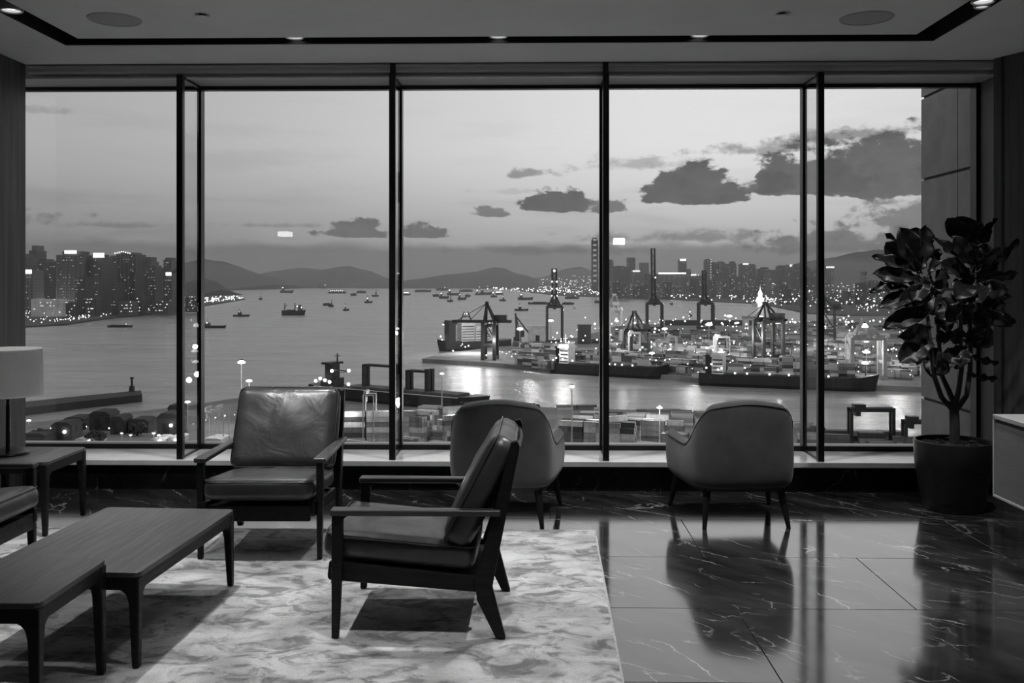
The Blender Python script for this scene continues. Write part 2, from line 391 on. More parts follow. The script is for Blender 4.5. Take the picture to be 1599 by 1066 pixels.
M_stone = mat('outer_stone_panel', 0.27, 0.6, var=(3.0, 0.15), bump=(25, 0.1, 0.004))
M_glass = mat_glass('window_glass', 0.985, 0.9)
M_fin = mat_glass('fin_glass', 0.93, 0.45)
M_floor = mat_marble('dark_marble', 0.024, 0.36, 0.10)
M_skirt = mat_marble('black_marble', 0.009, 0.14, 0.42, 0.7, 0.0); M_skirt.node_tree.nodes['Principled BSDF'].inputs['Specular IOR Level'].default_value = 0.15
M_grout = mat('floor_bed', 0.02, 0.8, var=(8, 0.2))
M_backwall = mat('room_wall_paint', 0.5, 0.8, var=(2, 0.05))
M_woodf = mat_wood('ebonised_wood', 0.011, 0.42, (20, 2.0, 20), 0.35); M_woodf.node_tree.nodes['Principled BSDF'].inputs['Specular IOR Level'].default_value = 0.2
M_woodt = mat_wood('dark_table_top', 0.060, 0.40, (22, 1.4, 8), 0.20)
M_arm = mat_wood('dark_armrest_wood', 0.040, 0.40, (20, 2.0, 20), 0.3)
M_leather = mat_leather('dark_leather', 0.036)
M_rug = mat_rug('mottled_rug')
M_rugedge = mat('rug_edge', 0.42, 0.95, var=(60, 0.2))
M_fabric = mat_fabric('grey_upholstery', 0.062)
M_piping = mat('dark_piping', 0.03, 0.7, var=(80, 0.2))
M_pot = mat('black_planter', 0.012, 0.4, var=(5, 0.2), rvar=(8, 0.06))
M_soil = mat('potting_soil', 0.02, 0.95, var=(40, 0.5), bump=(45, 0.9, 0.03))
M_bark = mat('fig_bark', 0.035, 0.8, var=(30, 0.4), bump=(40, 0.5, 0.01), stretch=(1, 1, 0.3))
M_leaf = mat('fig_leaf', 0.012, 0.40, spec=0.35, var=(9, 0.35), bump=(14, 0.3, 0.01))
M_cab = mat_wood('cabinet_side', 0.30, 0.45, (6, 1.0, 14), 0.08)
M_cabtop = mat('cabinet_top_white', 0.75, 0.3, var=(4, 0.03))
def translucent(m, f):
    t = m.node_tree; b = t.nodes['Principled BSDF']; o = t.nodes['Material Output']; g = NG(t)
    tr = g.new('ShaderNodeBsdfTranslucent'); tr.inputs[0].default_value = (.97, .97, .97, 1); mx = g.new('ShaderNodeMixShader'); mx.inputs[0].default_value = f
    t.links.new(b.outputs[0], mx.inputs[1]); t.links.new(tr.outputs[0], mx.inputs[2]); t.links.new(mx.outputs[0], o.inputs[0])
M_shade = mat('lamp_shade_linen', 0.85, 0.9, var=(90, 0.06), bump=(220, 0.3, 0.001), stretch=(1, 1, 0.2))
translucent(M_shade, 0.6)
M_steel = mat('dark_steel', 0.03, 0.3, 0.8, rvar=(20, 0.05))
M_spk = mat('speaker_grille', 0.5, 0.8, bump=(500, 0.5, 0.002))
M_lens = emit('downlight_lens', 2.5)
M_trimring = mat('downlight_ring', 0.5, 0.4, var=(20, 0.05))
# ================================================================ the room
XL, XR, YW, YB, ZC = -3.65, 3.5, 6.73, -3.2, 3.05
YG = 7.18                                                          # glass plane
def st(o): o['kind'] = 'structure'; return o
# floor: bed with marble tiles laid in running bond
fl = st(MB().box(XL - 0.2, XR + 0.3, YB, YW + 0.1, -0.25, -0.02).build('floor', M_grout))
TW, TH_, GAP = 1.63, 0.80, 0.0016
for r in range(7):
    y1 = 6.74 - r * TH_; y0 = y1 - TH_
    off = 0.935 if r % 2 else 1.75
    k = -4
    while off + k * TW < XR:
        a, b = max(off + k * TW, XL), min(off + (k + 1) * TW, XR + 0.2); k += 1
        if b - a < 0.05: continue
        MB().box(a + GAP, b - GAP, y0 + GAP, y1 - GAP, -0.022, 0.0).build('tile', M_floor, fl, bevel=0.0012, seg=1)
MB().box(XL, XR, YB, 6.74 - 7 * TH_, -0.022, 0.0).build('rear_flooring', M_floor, fl)
# walls
st(MB().box(XL - 0.2, XL, YB, 6.77, 0, 3.3).build('wall_left', M_wall))
wr = st(MB().box(XR, XR + 0.2, YB, 6.20, 0, 3.3).build('wall_right', M_wall))
MB().prism([(3.25, 6.73), (3.3, 6.75), (3.72, 6.2), (3.5, 6.2)], 'z', 0, 3.3).build('panel', M_wall, wr)
for t in (0.12, 0.5, 0.86):
    a = Vector((3.25, 6.73, 0)).lerp(Vector((3.5, 6.2, 0)), t)
    MB().box(-0.004, 0.004, -0.008, 0.008, 0.0, 3.05, Matrix.Translation(a) @ Matrix.Rotation(0.44, 4, 'Z')).build('groove_strip', M_black, wr)
st(MB().box(XL - 0.2, XR + 0.2, YB - 0.2, YB, -0.2, 3.3).build('wall_back', M_backwall))
jm = st(MB().box(3.345, 3.6, 6.74, YG + 0.1, 0, 3.3).build('wall_jamb', M_jamb))
# knee wall under the window with a black marble face
kw = st(MB().box(-4.3, 3.4, YW + 0.02, YG + 0.06, -0.1, 0.17).build('wall_front', M_black))
bs = st(empty('baseboard_front'))
for i in range(5):
    a = XL + (3.3 - XL) * i / 5; b = XL + (3.3 - XL) * (i + 1) / 5
    MB().box(a + 0.001, b - 0.001, YW, YW + 0.02, 0.0, 0.172).build('marble_panel', M_skirt, bs)
st(MB().box(-4.3, 3.345, YW - 0.03, YG - 0.02, 0.175, 0.212).build('trim_1', M_sill, bevel=0.003))     # window board
# header over the window
hd = st(MB().box(-4.3, 3.345, 6.86, YG + 0.06, 2.965, 3.3).build('trim_2', M_header))
MB().box(XL, 3.345, 6.79, 6.86, 2.995, 3.3).build('upper_fascia', M_header, hd, bevel=0.002)
MB().box(XL, 3.345, 6.775, 6.79, 3.022, 3.04).build('shadow_bead', M_header, hd)
MB().box(XL, 3.345, 6.84, 6.862, 2.958, 2.97).build('drip_bead', M_cabtop, hd)
# ceiling with a black recessed light slot
ce = st(MB().box(XL, -3.09, YB, 6.77, ZC, ZC + 0.06).box(2.62, XR + 0.2, YB, 6.77, ZC, ZC + 0.06).box(-3.09, 2.62, 6.23, 6.77, ZC, ZC + 0.06)
        .box(-2.92, 2.44, YB, 6.05, ZC, ZC + 0.06).build('ceiling', M_ceil))
MB().box(XL, XR + 0.2, YB, 6.9, ZC + 0.18, ZC + 0.22).build('channel_back', M_black, ce)
MB().box(-3.10, 2.63, 6.225, 6.235, ZC + 0.003, ZC + 0.2).box(-2.93, 2.45, 6.045, 6.055, ZC + 0.003, ZC + 0.2).box(-3.095, -3.085, YB, 6.23, ZC + 0.003, ZC + 0.2).box(-2.925, -2.915, YB, 6.05, ZC + 0.003, ZC + 0.2) \
    .box(2.615, 2.625, YB, 6.23, ZC + 0.003, ZC + 0.2).box(2.435, 2.445, YB, 6.05, ZC + 0.003, ZC + 0.2).build('channel_side', M_black, ce)
# windows: five panes between deep black fins
FIN = [at_Y(x, CY, 6.76).x for x in (282, 613, 946, 1281)]
edges = [-4.3] + FIN + [3.33]
WFULL = {0: 'first', 1: 'second'}
for i in range(5):
    a, b = edges[i], edges[i + 1]
    w = st(empty('window_%d' % (i + 1)))
    MB().box(a, b, YG, YG + 0.012, 0.22, 2.96).build('pane', M_glass, w)
    MB().box(a, b, YG - 0.03, YG + 0.03, 0.205, 0.25).build('bottom_rail', M_frame, w)
    MB().box(a, b, YG - 0.03, YG + 0.03, 2.937, 2.97).build('top_rail', M_frame, w)
    if i < 4:
        x = FIN[i]
        MB().box(x - 0.022, x + 0.022, 6.735, 6.785, 0.21, 2.965).build('front_mullion', M_frame, w, bevel=0.003, seg=1)
        MB().box(x - 0.016, x + 0.016, YG - 0.04, YG + 0.035, 0.21, 2.965).build('rear_mullion', M_frame, w)
        MB().box(x - 0.006, x + 0.006, 6.785, YG - 0.04, 0.222, 2.95).build('fin_pane', M_fin, w)
        MB().box(x - 0.009, x + 0.009, 6.785, YG - 0.04, 0.211, 0.224).box(x - 0.012, x + 0.012, 6.785, YG - 0.04, 2.945, 2.966).build('fin_rail', M_frame, w)
        if i in (1, 2): MB().box(x - .02, x + .02, 6.772, 6.80, 2.965, 3.05).build('head_strip', M_frame, w)  # narrow dark strip above the fin, up to the ceiling
    else:
        MB().box(3.315, 3.345, YG - 0.05, YG + 0.05, 0.21, 2.965).build('side_post', M_frame, w)
# outside: ledge and the stone clad return wall of the tower
st(MB().box(-4.6, 3.35, YG + 0.03, 7.57, 0.05, 0.20).build('trim_3', M_ledge, bevel=0.004))
se = st(MB().box(3.345, 3.9, YG + 0.05, 8.14, -0.6, 3.6).build('wall_outside', M_black))
zs = [-0.6, 0.495, 1.42, 2.345, 3.04, 3.6]
for a, b in zip(zs, zs[1:]):
    for y0, y1 in ((YG + 0.06, 7.455), (7.465, 8.15)):
        MB().box(3.325, 3.35, y0, y1, a + 0.012, b - 0.012).build('stone_panel', M_stone, se)
# ceiling fittings
def disc_fit(name, x, y, r, label, cat, group=None):
    p = at_z(x, y, ZC); e = empty(name, (p.x, p.y, ZC)); tag(e, label, cat, group)
    return e
for x, y, l in ((179, 30, 'round flush ceiling speaker grille above the left seating'), (1353, 28, 'round flush ceiling speaker grille over the plant side')):
    e = disc_fit('ceiling_speaker', x, y, 0.15, l, 'speaker', 'ceiling speakers')
    MB().lathe([(0.0, -0.004), (0.13, -0.005), (0.138, -0.003)], 40).build('grille', M_spk, e, smooth=40)
    MB().lathe([(0.138, 0.0), (0.138, -0.006), (0.15, -0.007), (0.155, 0.0)], 40).build('rim', M_spk, e, smooth=40)
for x, y, l in ((316, 23, 'small round sprinkler cap next to the left ceiling speaker'), (1221, 21, 'small round sprinkler cap next to the right ceiling speaker')):
    e = disc_fit('sprinkler_cap', x, y, 0.05, l, 'sprinkler', 'ceiling sprinklers')
    MB().lathe([(0.0, -0.022), (0.038, -0.021), (0.042, -0.016), (0.042, -0.014)], 24).build('cover_plate', M_ceil, e, smooth=40)
    MB().lathe([(0.022, -0.014), (0.022, 0.0)], 16).build('stem', M_steel, e)
DL = [(460, 6.165, 'downlight in the black ceiling slot above the left armchair'), (778, 6.165, 'downlight in the black ceiling slot, middle of the window side'),
      (1093, 6.165, 'downlight in the black ceiling slot above the right tub chair')]
DLP = [(at_Y(x, CY, y).x, y, l) for x, y, l in DL] + [(-3.005, 5.42, 'downlight in the left side of the black ceiling slot'), (2.53, 5.36, 'first downlight in the right side of the ceiling slot'), (2.57, 5.46, 'second small downlight behind its neighbour, right side of ceiling slot')]
for x, y, l in DLP:
    small = 'second' in l
    r = 0.03 if small else 0.05
    e = empty('downlight', (x, y, ZC + (0.032 if y > 6 else 0.004))); tag(e, l, 'light', 'slot downlights')
    MB().lathe([(r, 0.1), (r, 0.0), (r + 0.008, -0.006), (r + 0.014, 0.0), (r + 0.014, 0.1)], 28).build('ring', M_trimring, e, smooth=40)
    MB().lathe([(0.0, 0.015), (r, 0.018)], 24).build('lens', M_lens, e)
    if not small: spot('slot_downlight_lamp', (x, y, ZC - 0.01), 105, 78, 0.6, 0.03)

# two small wall lamps at the back of the room: the photo shows their glints in the glass
M_wl = emit('wall_lamp_glass', 38.0, True); M_wl2 = emit('wall_lamp_glass_dim', 9.0, True)
e = empty('wall_lamp', (1.62, YB, 2.2)); tag(e, 'small rectangular wall lamp behind the viewer, mirrored bright in the fourth pane', 'lamp', 'wall lamps')
MB().box(-.13, .13, 0, .03, -.08, .08).build('back_plate', M_steel, e, bevel=.004); MB().box(-.105, .105, .03, .06, -.06, .06).build('glass', M_wl, e, bevel=.01)
e = empty('wall_lamp', (XL, 0.81, 2.15)); tag(e, 'small dim wall lamp on the left wall, mirrored faintly in second pane', 'lamp', 'wall lamps')
MB().box(0, .03, -.13, .13, -.06, .06).build('back_plate', M_steel, e, bevel=.004); MB().box(.03, .2, -.10, .10, -.035, .035).build('glass', M_wl2, e, bevel=.01)
# ================================================================ the harbour outside
W = -83.5                                                          # sea level, the room is high in a tower
def sea(x, y): return at_z(x, y, W)
M_sea = mat_sea('harbour_water')
M_hill = mat('hill_scrub', 0.045, 0.95, var=(0.004, 0.2), bump=(0.01, 0.6, 30))
M_land = mat('quay_concrete', 0.16, 0.85, var=(0.03, 0.35), coords='Generated')
M_land = mat('quay_concrete', 0.24, 0.85, var=(0.03, 0.3))
M_town = mat('town_ground', 0.05, 0.9, var=(0.01, 0.4))
so = MB().add([(-30000, 60, W), (30000, 60, W), (30000, 45000, W), (-30000, 45000, W)], [(0, 1, 2, 3)]).build('sea', M_sea); st(so)
# evening haze over the harbour
mh = bpy.data.materials.new('harbour_haze'); mh.use_nodes = True; t_ = mh.node_tree; t_.nodes.clear(); g = NG(t_)
HAZE = 1.0 / 10500; ALB = 0.95
vs1 = g.new('ShaderNodeVolumeScatter'); vs1.inputs['Color'].default_value = (1, 1, 1, 1); vs1.inputs['Density'].default_value = HAZE * ALB; vs1.inputs['Anisotropy'].default_value = 0.45
va = g.new('ShaderNodeVolumeAbsorption'); va.inputs['Color'].default_value = (0, 0, 0, 1); va.inputs['Density'].default_value = HAZE * (1 - ALB)
ad = g.new('ShaderNodeAddShader'); t_.links.new(vs1.outputs[0], ad.inputs[0]); t_.links.new(va.outputs[0], ad.inputs[1])
mo = g.new('ShaderNodeOutputMaterial'); t_.links.new(ad.outputs[0], mo.inputs['Volume'])
hz = MB().box(-14000, 14000, 900, 16000, W + 0.3, W + 200).build('haze', mh, kind='stuff')
# hills
def ridge(name, pts, D, deep, seed, mat_=None, base=None):
    P = []
    for x, y in pts:
        p = ray(x, y); t = D / p.y; P.append((p.x * t, D, EYE + p.z * t))
    xs = [p[0] for p in P]
    def top(x):
        for i in range(len(P) - 1):
            if P[i][0] <= x <= P[i + 1][0]:
                f = (x - P[i][0]) / (P[i + 1][0] - P[i][0]); f = f * f * (3 - 2 * f) * 0.6 + f * 0.4
                return P[i][2] + (P[i + 1][2] - P[i][2]) * f
        return P[-1][2]
    nu, nv = 90, 11
    def fn(u, v):
        x = xs[0] + (xs[-1] - xs[0]) * u; vv = v * 2 - 1
        h = (top(x) - W) * (1 - abs(vv) ** 1.4)
        h *= 1 + 0.16 * mnoise.fractal(Vector((x / (deep * 0.35), vv * 2.1, seed)), 1.0, 2.0, 5) * (0.25 + abs(vv))
        return (x + vv * deep * 0.1, D + vv * deep, W - 2 + max(h, 0))
    return st(MB().grid(fn, nu, nv).build(name, mat_ or M_hill, smooth=180))
ridge('hill_1', [(180, 446), (240, 425), (285, 412), (315, 404), (345, 408), (400, 428), (430, 444)], 8200, 1200, 1)
ridge('hill_2', [(300, 446), (360, 436), (400, 430), (430, 422), (470, 417), (500, 421), (543, 415), (565, 420), (600, 433), (640, 446)], 10500, 1400, 2)
ridge('hill_3', [(600, 446), (650, 435), (700, 428), (740, 424), (772, 417), (784, 418), (810, 427), (850, 438), (900, 446)], 10000, 1300, 3)
ridge('hill_4', [(780, 446), (845, 432), (885, 419), (905, 417), (930, 424), (980, 420), (1040, 428), (1100, 446)], 12500, 1300, 4)
ridge('hill_5', [(1120, 444), (1200, 424), (1260, 408), (1290, 402), (1335, 393), (1372, 389), (1410, 396), (1460, 400), (1560, 412), (1700, 425), (1900, 444)], 7600, 1300, 5)
ridge('hill_6', [(268, 452), (300, 438), (318, 434), (330, 437), (345, 452)], 4900, 300, 6)
# flat land
def land(name, px, top, m, low=1.0):
    P = [sea(x, y) for x, y in px]
    return st(MB().prism([(p.x, p.y) for p in P], 'z', W - low, W + top).build(name, m))
land('land_1', [(-160, 530), (30, 512), (100, 508), (155, 500), (215, 493), (275, 488), (318, 478), (352, 473), (383, 467.5), (372, 464.5), (330, 463.5), (300, 462), (200, 458), (-160, 458)], 3.0, M_town)
land('land_2', [(738, 449.3), (800, 452), (830, 457), (870, 461.5), (935, 464), (1000, 466), (1080, 469.5), (1180, 474.5), (1212, 480), (1262, 490), (1330, 494), (1700, 500), (1700, 446.5), (738, 446)], 3.0, M_town)
TERM = [(659, 566), (757, 571.5), (860, 581), (1035, 592), (1090, 598), (1250, 605), (1434, 612), (1700, 623), (1750, 499), (1330, 496), (1262, 506), (1180, 508), (1060, 508), (960, 513), (905, 531), (860, 535), (800, 541), (740, 551), (690, 557)]
land('quay_1', TERM, 4.0, M_land)
land('quay_2', [(-260, 690), (30, 672), (110, 664), (215, 652), (300, 642), (365, 631), (440, 626), (480, 640), (600, 652), (740, 640), (860, 646), (1000, 650), (1140, 660), (1260, 672), (1290, 684), (1434, 694), (1900, 715), (2600, 1066), (-1800, 1066)], 4.0, M_land)
# ================================================================ furniture
# ---- rug
RUGZ = 0.0122
RG = [(-3.30, 2.2), (0.322, 2.2), (0.383, 5.66), (-3.30, 5.66)]
rug = empty('rug', (0, 0, 0)); tag(rug, 'large pale mottled rug lying under the armchairs and coffee table', 'rug')
def rugfn(u, v):
    a = Vector(RG[0]).lerp(Vector(RG[3]), v); b = Vector(RG[1]).lerp(Vector(RG[2]), v); p = a.lerp(b, u)
    e = min(u, 1 - u, v, 1 - v)
    z = 0.0105 + 0.0018 * mnoise.noise(Vector((p.x * 9, p.y * 14, 0))) if e > 0 else 0.006
    return (p.x, p.y, z)
MB().grid(rugfn, 90, 90).build('pile', M_rug, rug, smooth=180)
MB().prism(RG, 'z', 0.001, 0.007).build('backing', M_rugedge, rug)

# ---- leather armchair, facing local -y
def leather_chair(label):
    e = empty('leather_armchair'); tag(e, label, 'chair', 'leather armchairs')
    y0 = -0.36                                                     # profile measured from the front foot
    back = [(.680, 0), (.720, 0), (.664, .215), (.700, .40), (.778, .795), (.768, .822), (.742, .815), (.628, .37), (.588, .25), (.600, .16)]
    for s in (-1, 1):
        xs = (s * .318 - .016, s * .318 + .016)
        f = MB(); f.beam((s * .318, y0 + .012, 0), (s * .318, y0 + .020, .30), .026, .030, .034, .044)
        f.beam((s * .318, y0 + .020, .30), (s * .318, y0 + .022, .515), .034, .044, .036, .046)
        f.build('leg', M_woodf, e, bevel=.005)
        MB().prism([(y + y0, z) for y, z in back], 'x', s * .302 - .016, s * .302 + .016).build('leg', M_woodf, e, bevel=.006)
        # arm: flat rail widening to the front, with a soft corner down into the leg
        arm = MB().prism([(s * .318 - .033, y0 - .006), (s * .318 + .033, y0 - .006), (s * .318 + .030, y0 + .30), (s * .318 + .024, y0 + .70), (s * .318 - .020, y0 + .70), (s * .318 - .030, y0 + .30)], 'z', .512, .538)
        arm.build('armrest', M_arm, e, bevel=.007, seg=3)
        c = [(y0 + .040, .470)] + [(y0 + .080 - .04 * cos(t * pi / 8), .472 + .04 * sin(t * pi / 8)) for t in range(0, 5)] + [(y0 + .040, .514)]
        MB().prism(c, 'x', s * .318 - .014, s * .318 + .014).build('corner_block', M_woodf, e)
        MB().prism([(y0 - .028, .245), (y0 - .020, .312), (y0 + .60, .252), (y0 + .61, .186), (y0 - .02, .232)], 'x', s * .285 - .014, s * .285 + .014).build('side_rail', M_woodf, e, bevel=.008)
    MB().box(-.272, .272, y0 - .018, y0 + .006, .205, .290).build('front_rail', M_woodf, e, bevel=.006)
    MB().prism([(y0, .262), (y0, .285), (y0 + .60, .228), (y0 + .60, .205)], 'x', -.271, .271).build('seat_deck', M_black, e)
    MB().box(-.30, .30, y0 + .60, y0 + .622, .19, .245).build('rear_rail', M_woodf, e, bevel=.004)
    tilt = atan2(.815 - .37, .742 - .628)
    bp = MB(); bp.grid(lambda u, v: (-.30 + .60 * u, y0 + .640 + .110 * v + .022 * (1 - (2 * u - 1) ** 2), .36 + .43 * v), 13, 9)
    o = bp.build('backrest_panel', M_woodf, e, smooth=60); so_ = o.modifiers.new('thick', 'SOLIDIFY'); so_.thickness = .014
    for s in (-.14, .14): MB().beam((s, y0 + .645, .24), (s, y0 + .66, .40), .03, .012).build('back_slat', M_woodf, e)
    Ms = Matrix.Translation((0, y0 + .270, .350)) @ Matrix.Rotation(-math.radians(5.2), 4, 'X')
    cs = MB().cushion(.578, .640, .115, .042, 16, .012, Ms, .0035).build('seat_cushion', M_leather, e, smooth=180)
    pts = []
    def loop(w, d, r, n=6):
        out = []
        for cx_, cy_, a0 in ((w / 2 - r, d / 2 - r, 0), (-w / 2 + r, d / 2 - r, 90), (-w / 2 + r, -d / 2 + r, 180), (w / 2 - r, -d / 2 + r, 270)):
            for k in range(n + 1): t = math.radians(a0 + 90 * k / n); out.append((cx_ + r * cos(t), cy_ + r * sin(t)))
        return out + out[:1]
    sm = MB().tube([Ms @ Vector((x, y, .046)) for x, y in loop(.574, .636, .045)], .0035, 6).build('seam', M_leather, cs, smooth=60)
    ang = atan2(.235, .455)
    Mb = Matrix.Translation((0, y0 + .612, .598)) @ Matrix.Rotation(-ang, 4, 'X') @ Matrix.Rotation(pi / 2, 4, 'X')
    cb = MB().cushion(.600, .500, .125, .052, 18, .016, Mb, .004).build('back_cushion', M_leather, e, smooth=180)
    MB().tube([Mb @ Vector((x, y, .046)) for x, y in loop(.594, .494, .05)], .0035, 6).build('seam', M_leather, cb, smooth=60)
    return e
ch = leather_chair('dark leather armchair facing the room between window and coffee table')
ch.location = (-1.45, 5.37, RUGZ); ch.rotation_euler = (0, 0, math.radians(1.0))
ch2 = copy_tree(ch); ch2.location = (-0.462, 4.235, RUGZ); ch2.rotation_euler = (0, 0, math.radians(-90.5))
ch2['label'] = 'dark leather armchair in side view standing in the middle of the pale rug'
ch3 = copy_tree(ch); ch3.location = (-2.935, 4.55, RUGZ); ch3.rotation_euler = (0, 0, math.radians(90))
ch3['label'] = 'dark leather armchair cut off by the left picture edge, beside the lamp table'

# ---- tables: flush top, rounded corners, legs growing out of the apron
def rrect(w, d, r, n=4):
    out = []
    for cx_, cy_, a0 in ((w / 2 - r, d / 2 - r, 0), (-w / 2 + r, d / 2 - r, 90), (-w / 2 + r, -d / 2 + r, 180), (w / 2 - r, -d / 2 + r, 270)):
        for k in range(n + 1): t = math.radians(a0 + 90 * k / n); out.append((cx_ + r * cos(t), cy_ + r * sin(t)))
    return out
def table(name, label, cat, w, d, h, group=None):
    e = empty(name); tag(e, label, cat, group)
    MB().prism(rrect(w, d, .03), 'z', h - .020, h).build('tabletop', M_woodt, e, bevel=.003)
    ap = .050
    MB().box(-w / 2 + .03, w / 2 - .03, -d / 2 + .004, -d / 2 + .024, h - .02 - ap, h - .018).build('apron', M_woodf, e, bevel=.003, seg=1)
    MB().box(-w / 2 + .03, w / 2 - .03, d / 2 - .024, d / 2 - .004, h - .02 - ap, h - .018).build('apron', M_woodf, e, bevel=.003, seg=1)
    MB().box(-w / 2 + .004, -w / 2 + .024, -d / 2 + .03, d / 2 - .03, h - .02 - ap, h - .018).build('apron', M_woodf, e, bevel=.003, seg=1)
    MB().box(w / 2 - .024, w / 2 - .004, -d / 2 + .03, d / 2 - .03, h - .02 - ap, h - .018).build('apron', M_woodf, e, bevel=.003, seg=1)
    for sx in (-1, 1):
        for sy in (-1, 1):
            x, y = sx * (w / 2 - .025), sy * (d / 2 - .025)
            m = MB(); prof = [(h - .020, .046, .0), (h - .09, .046, .0), (h - .13, .040, .003), (0, .028, .008)]
            vs_ = []
            for z, s_, inn in prof:
                ox, oy = x + sx * (.025 - s_ / 2 - .002), y + sy * (.025 - s_ / 2 - .002)
                vs_ += [(ox - s_ / 2, oy - s_ / 2, z), (ox + s_ / 2, oy - s_ / 2, z), (ox + s_ / 2, oy + s_ / 2, z), (ox - s_ / 2, oy + s_ / 2, z)]
            fs = [(0, 1, 2, 3), (15, 14, 13, 12)]
            for i in range(3):
                for k in range(4): a = i * 4 + k; b = i * 4 + (k + 1) % 4; fs.append((a, a + 4, b + 4, b))
            # quarter-round brackets under the apron
            m.add(vs_, fs); m.build('leg', M_woodf, e, bevel=.006)
            q = [(0, 0)] + [(.045 - .045 * sin(t * pi / 8), -.045 + .045 * cos(t * pi / 8)) for t in range(0, 5)]
            zb = h - .02 - ap + .002
            q = [(0, zb), (.045, zb)] + [(.045 - .045 * sin(t * pi / 10), zb - .045 + .045 * cos(t * pi / 10)) for t in range(1, 6)]
            ix = x - sx * .021; iy = y - sy * .021
            MB().prism([(ix - sx * u, z) for u, z in q], 'y', y + sy * .004, y + sy * .018).build('bracket', M_woodf, e)
            MB().prism([(iy - sy * u, z) for u, z in q], 'x', x + sx * .004, x + sx * .018).build('bracket', M_woodf, e)
    return e
ct = table('coffee_table', 'long low dark wood coffee table on the rug in front of the armchairs', 'table', .645, 1.01, .366)
ct.location = (-1.795, 4.113, RUGZ); ct.rotation_euler = (0, 0, math.radians(-3.0))
t1 = table('side_table', 'small square dark wood side table holding the table lamp', 'table', .53, .50, .43, 'square side tables')
t1.location = (-3.07, 5.68, RUGZ)
t2 = copy_tree(t1); t2.location = (-1.872, 3.313, RUGZ); t2['label'] = 'small square dark wood side table at the bottom corner, overlapping the coffee table'
# ---- lamp
lp = empty('table_lamp', (-3.17, 5.68, .43 + RUGZ)); tag(lp, 'table lamp with a pale drum shade and dark stem on side table', 'lamp')
MB().lathe([(0, .0), (.118, .0), (.120, .006), (.116, .014), (.02, .017), (.0, .017)], 40).build('base', M_steel, lp, smooth=40)
MB().cyl((.0, 0, .015), (.0, 0, .60), .009, .009, 14).build('pole', M_steel, lp, smooth=40)
MB().cyl((.0, 0, .015), (.0, 0, .30), .013, .012, 14).build('sleeve', M_steel, lp, smooth=40)
sh = MB().lathe([(.194, .358), (.192, .635)], 56).build('lamp_shade', M_shade, lp, smooth=60); sm_ = sh.modifiers.new('thick', 'SOLIDIFY'); sm_.thickness = .003
for z, r in ((.358, .1955), (.635, .1935)):
    pts = [(r * cos(2 * pi * k / 48), r * sin(2 * pi * k / 48), z) for k in range(49)]
    MB().tube(pts, .0035, 6).build('hoop', M_shade, sh, smooth=60)
for k in range(3):
    t = 2 * pi * k / 3; MB().cyl((0, 0, .60), (.19 * cos(t), .19 * sin(t), .628), .003, n=6).build('spoke', M_steel, sh)
MB().sphere((0, 0, .50), .032, 14, 9, .045).build('bulb', M_trimring, lp, smooth=80)

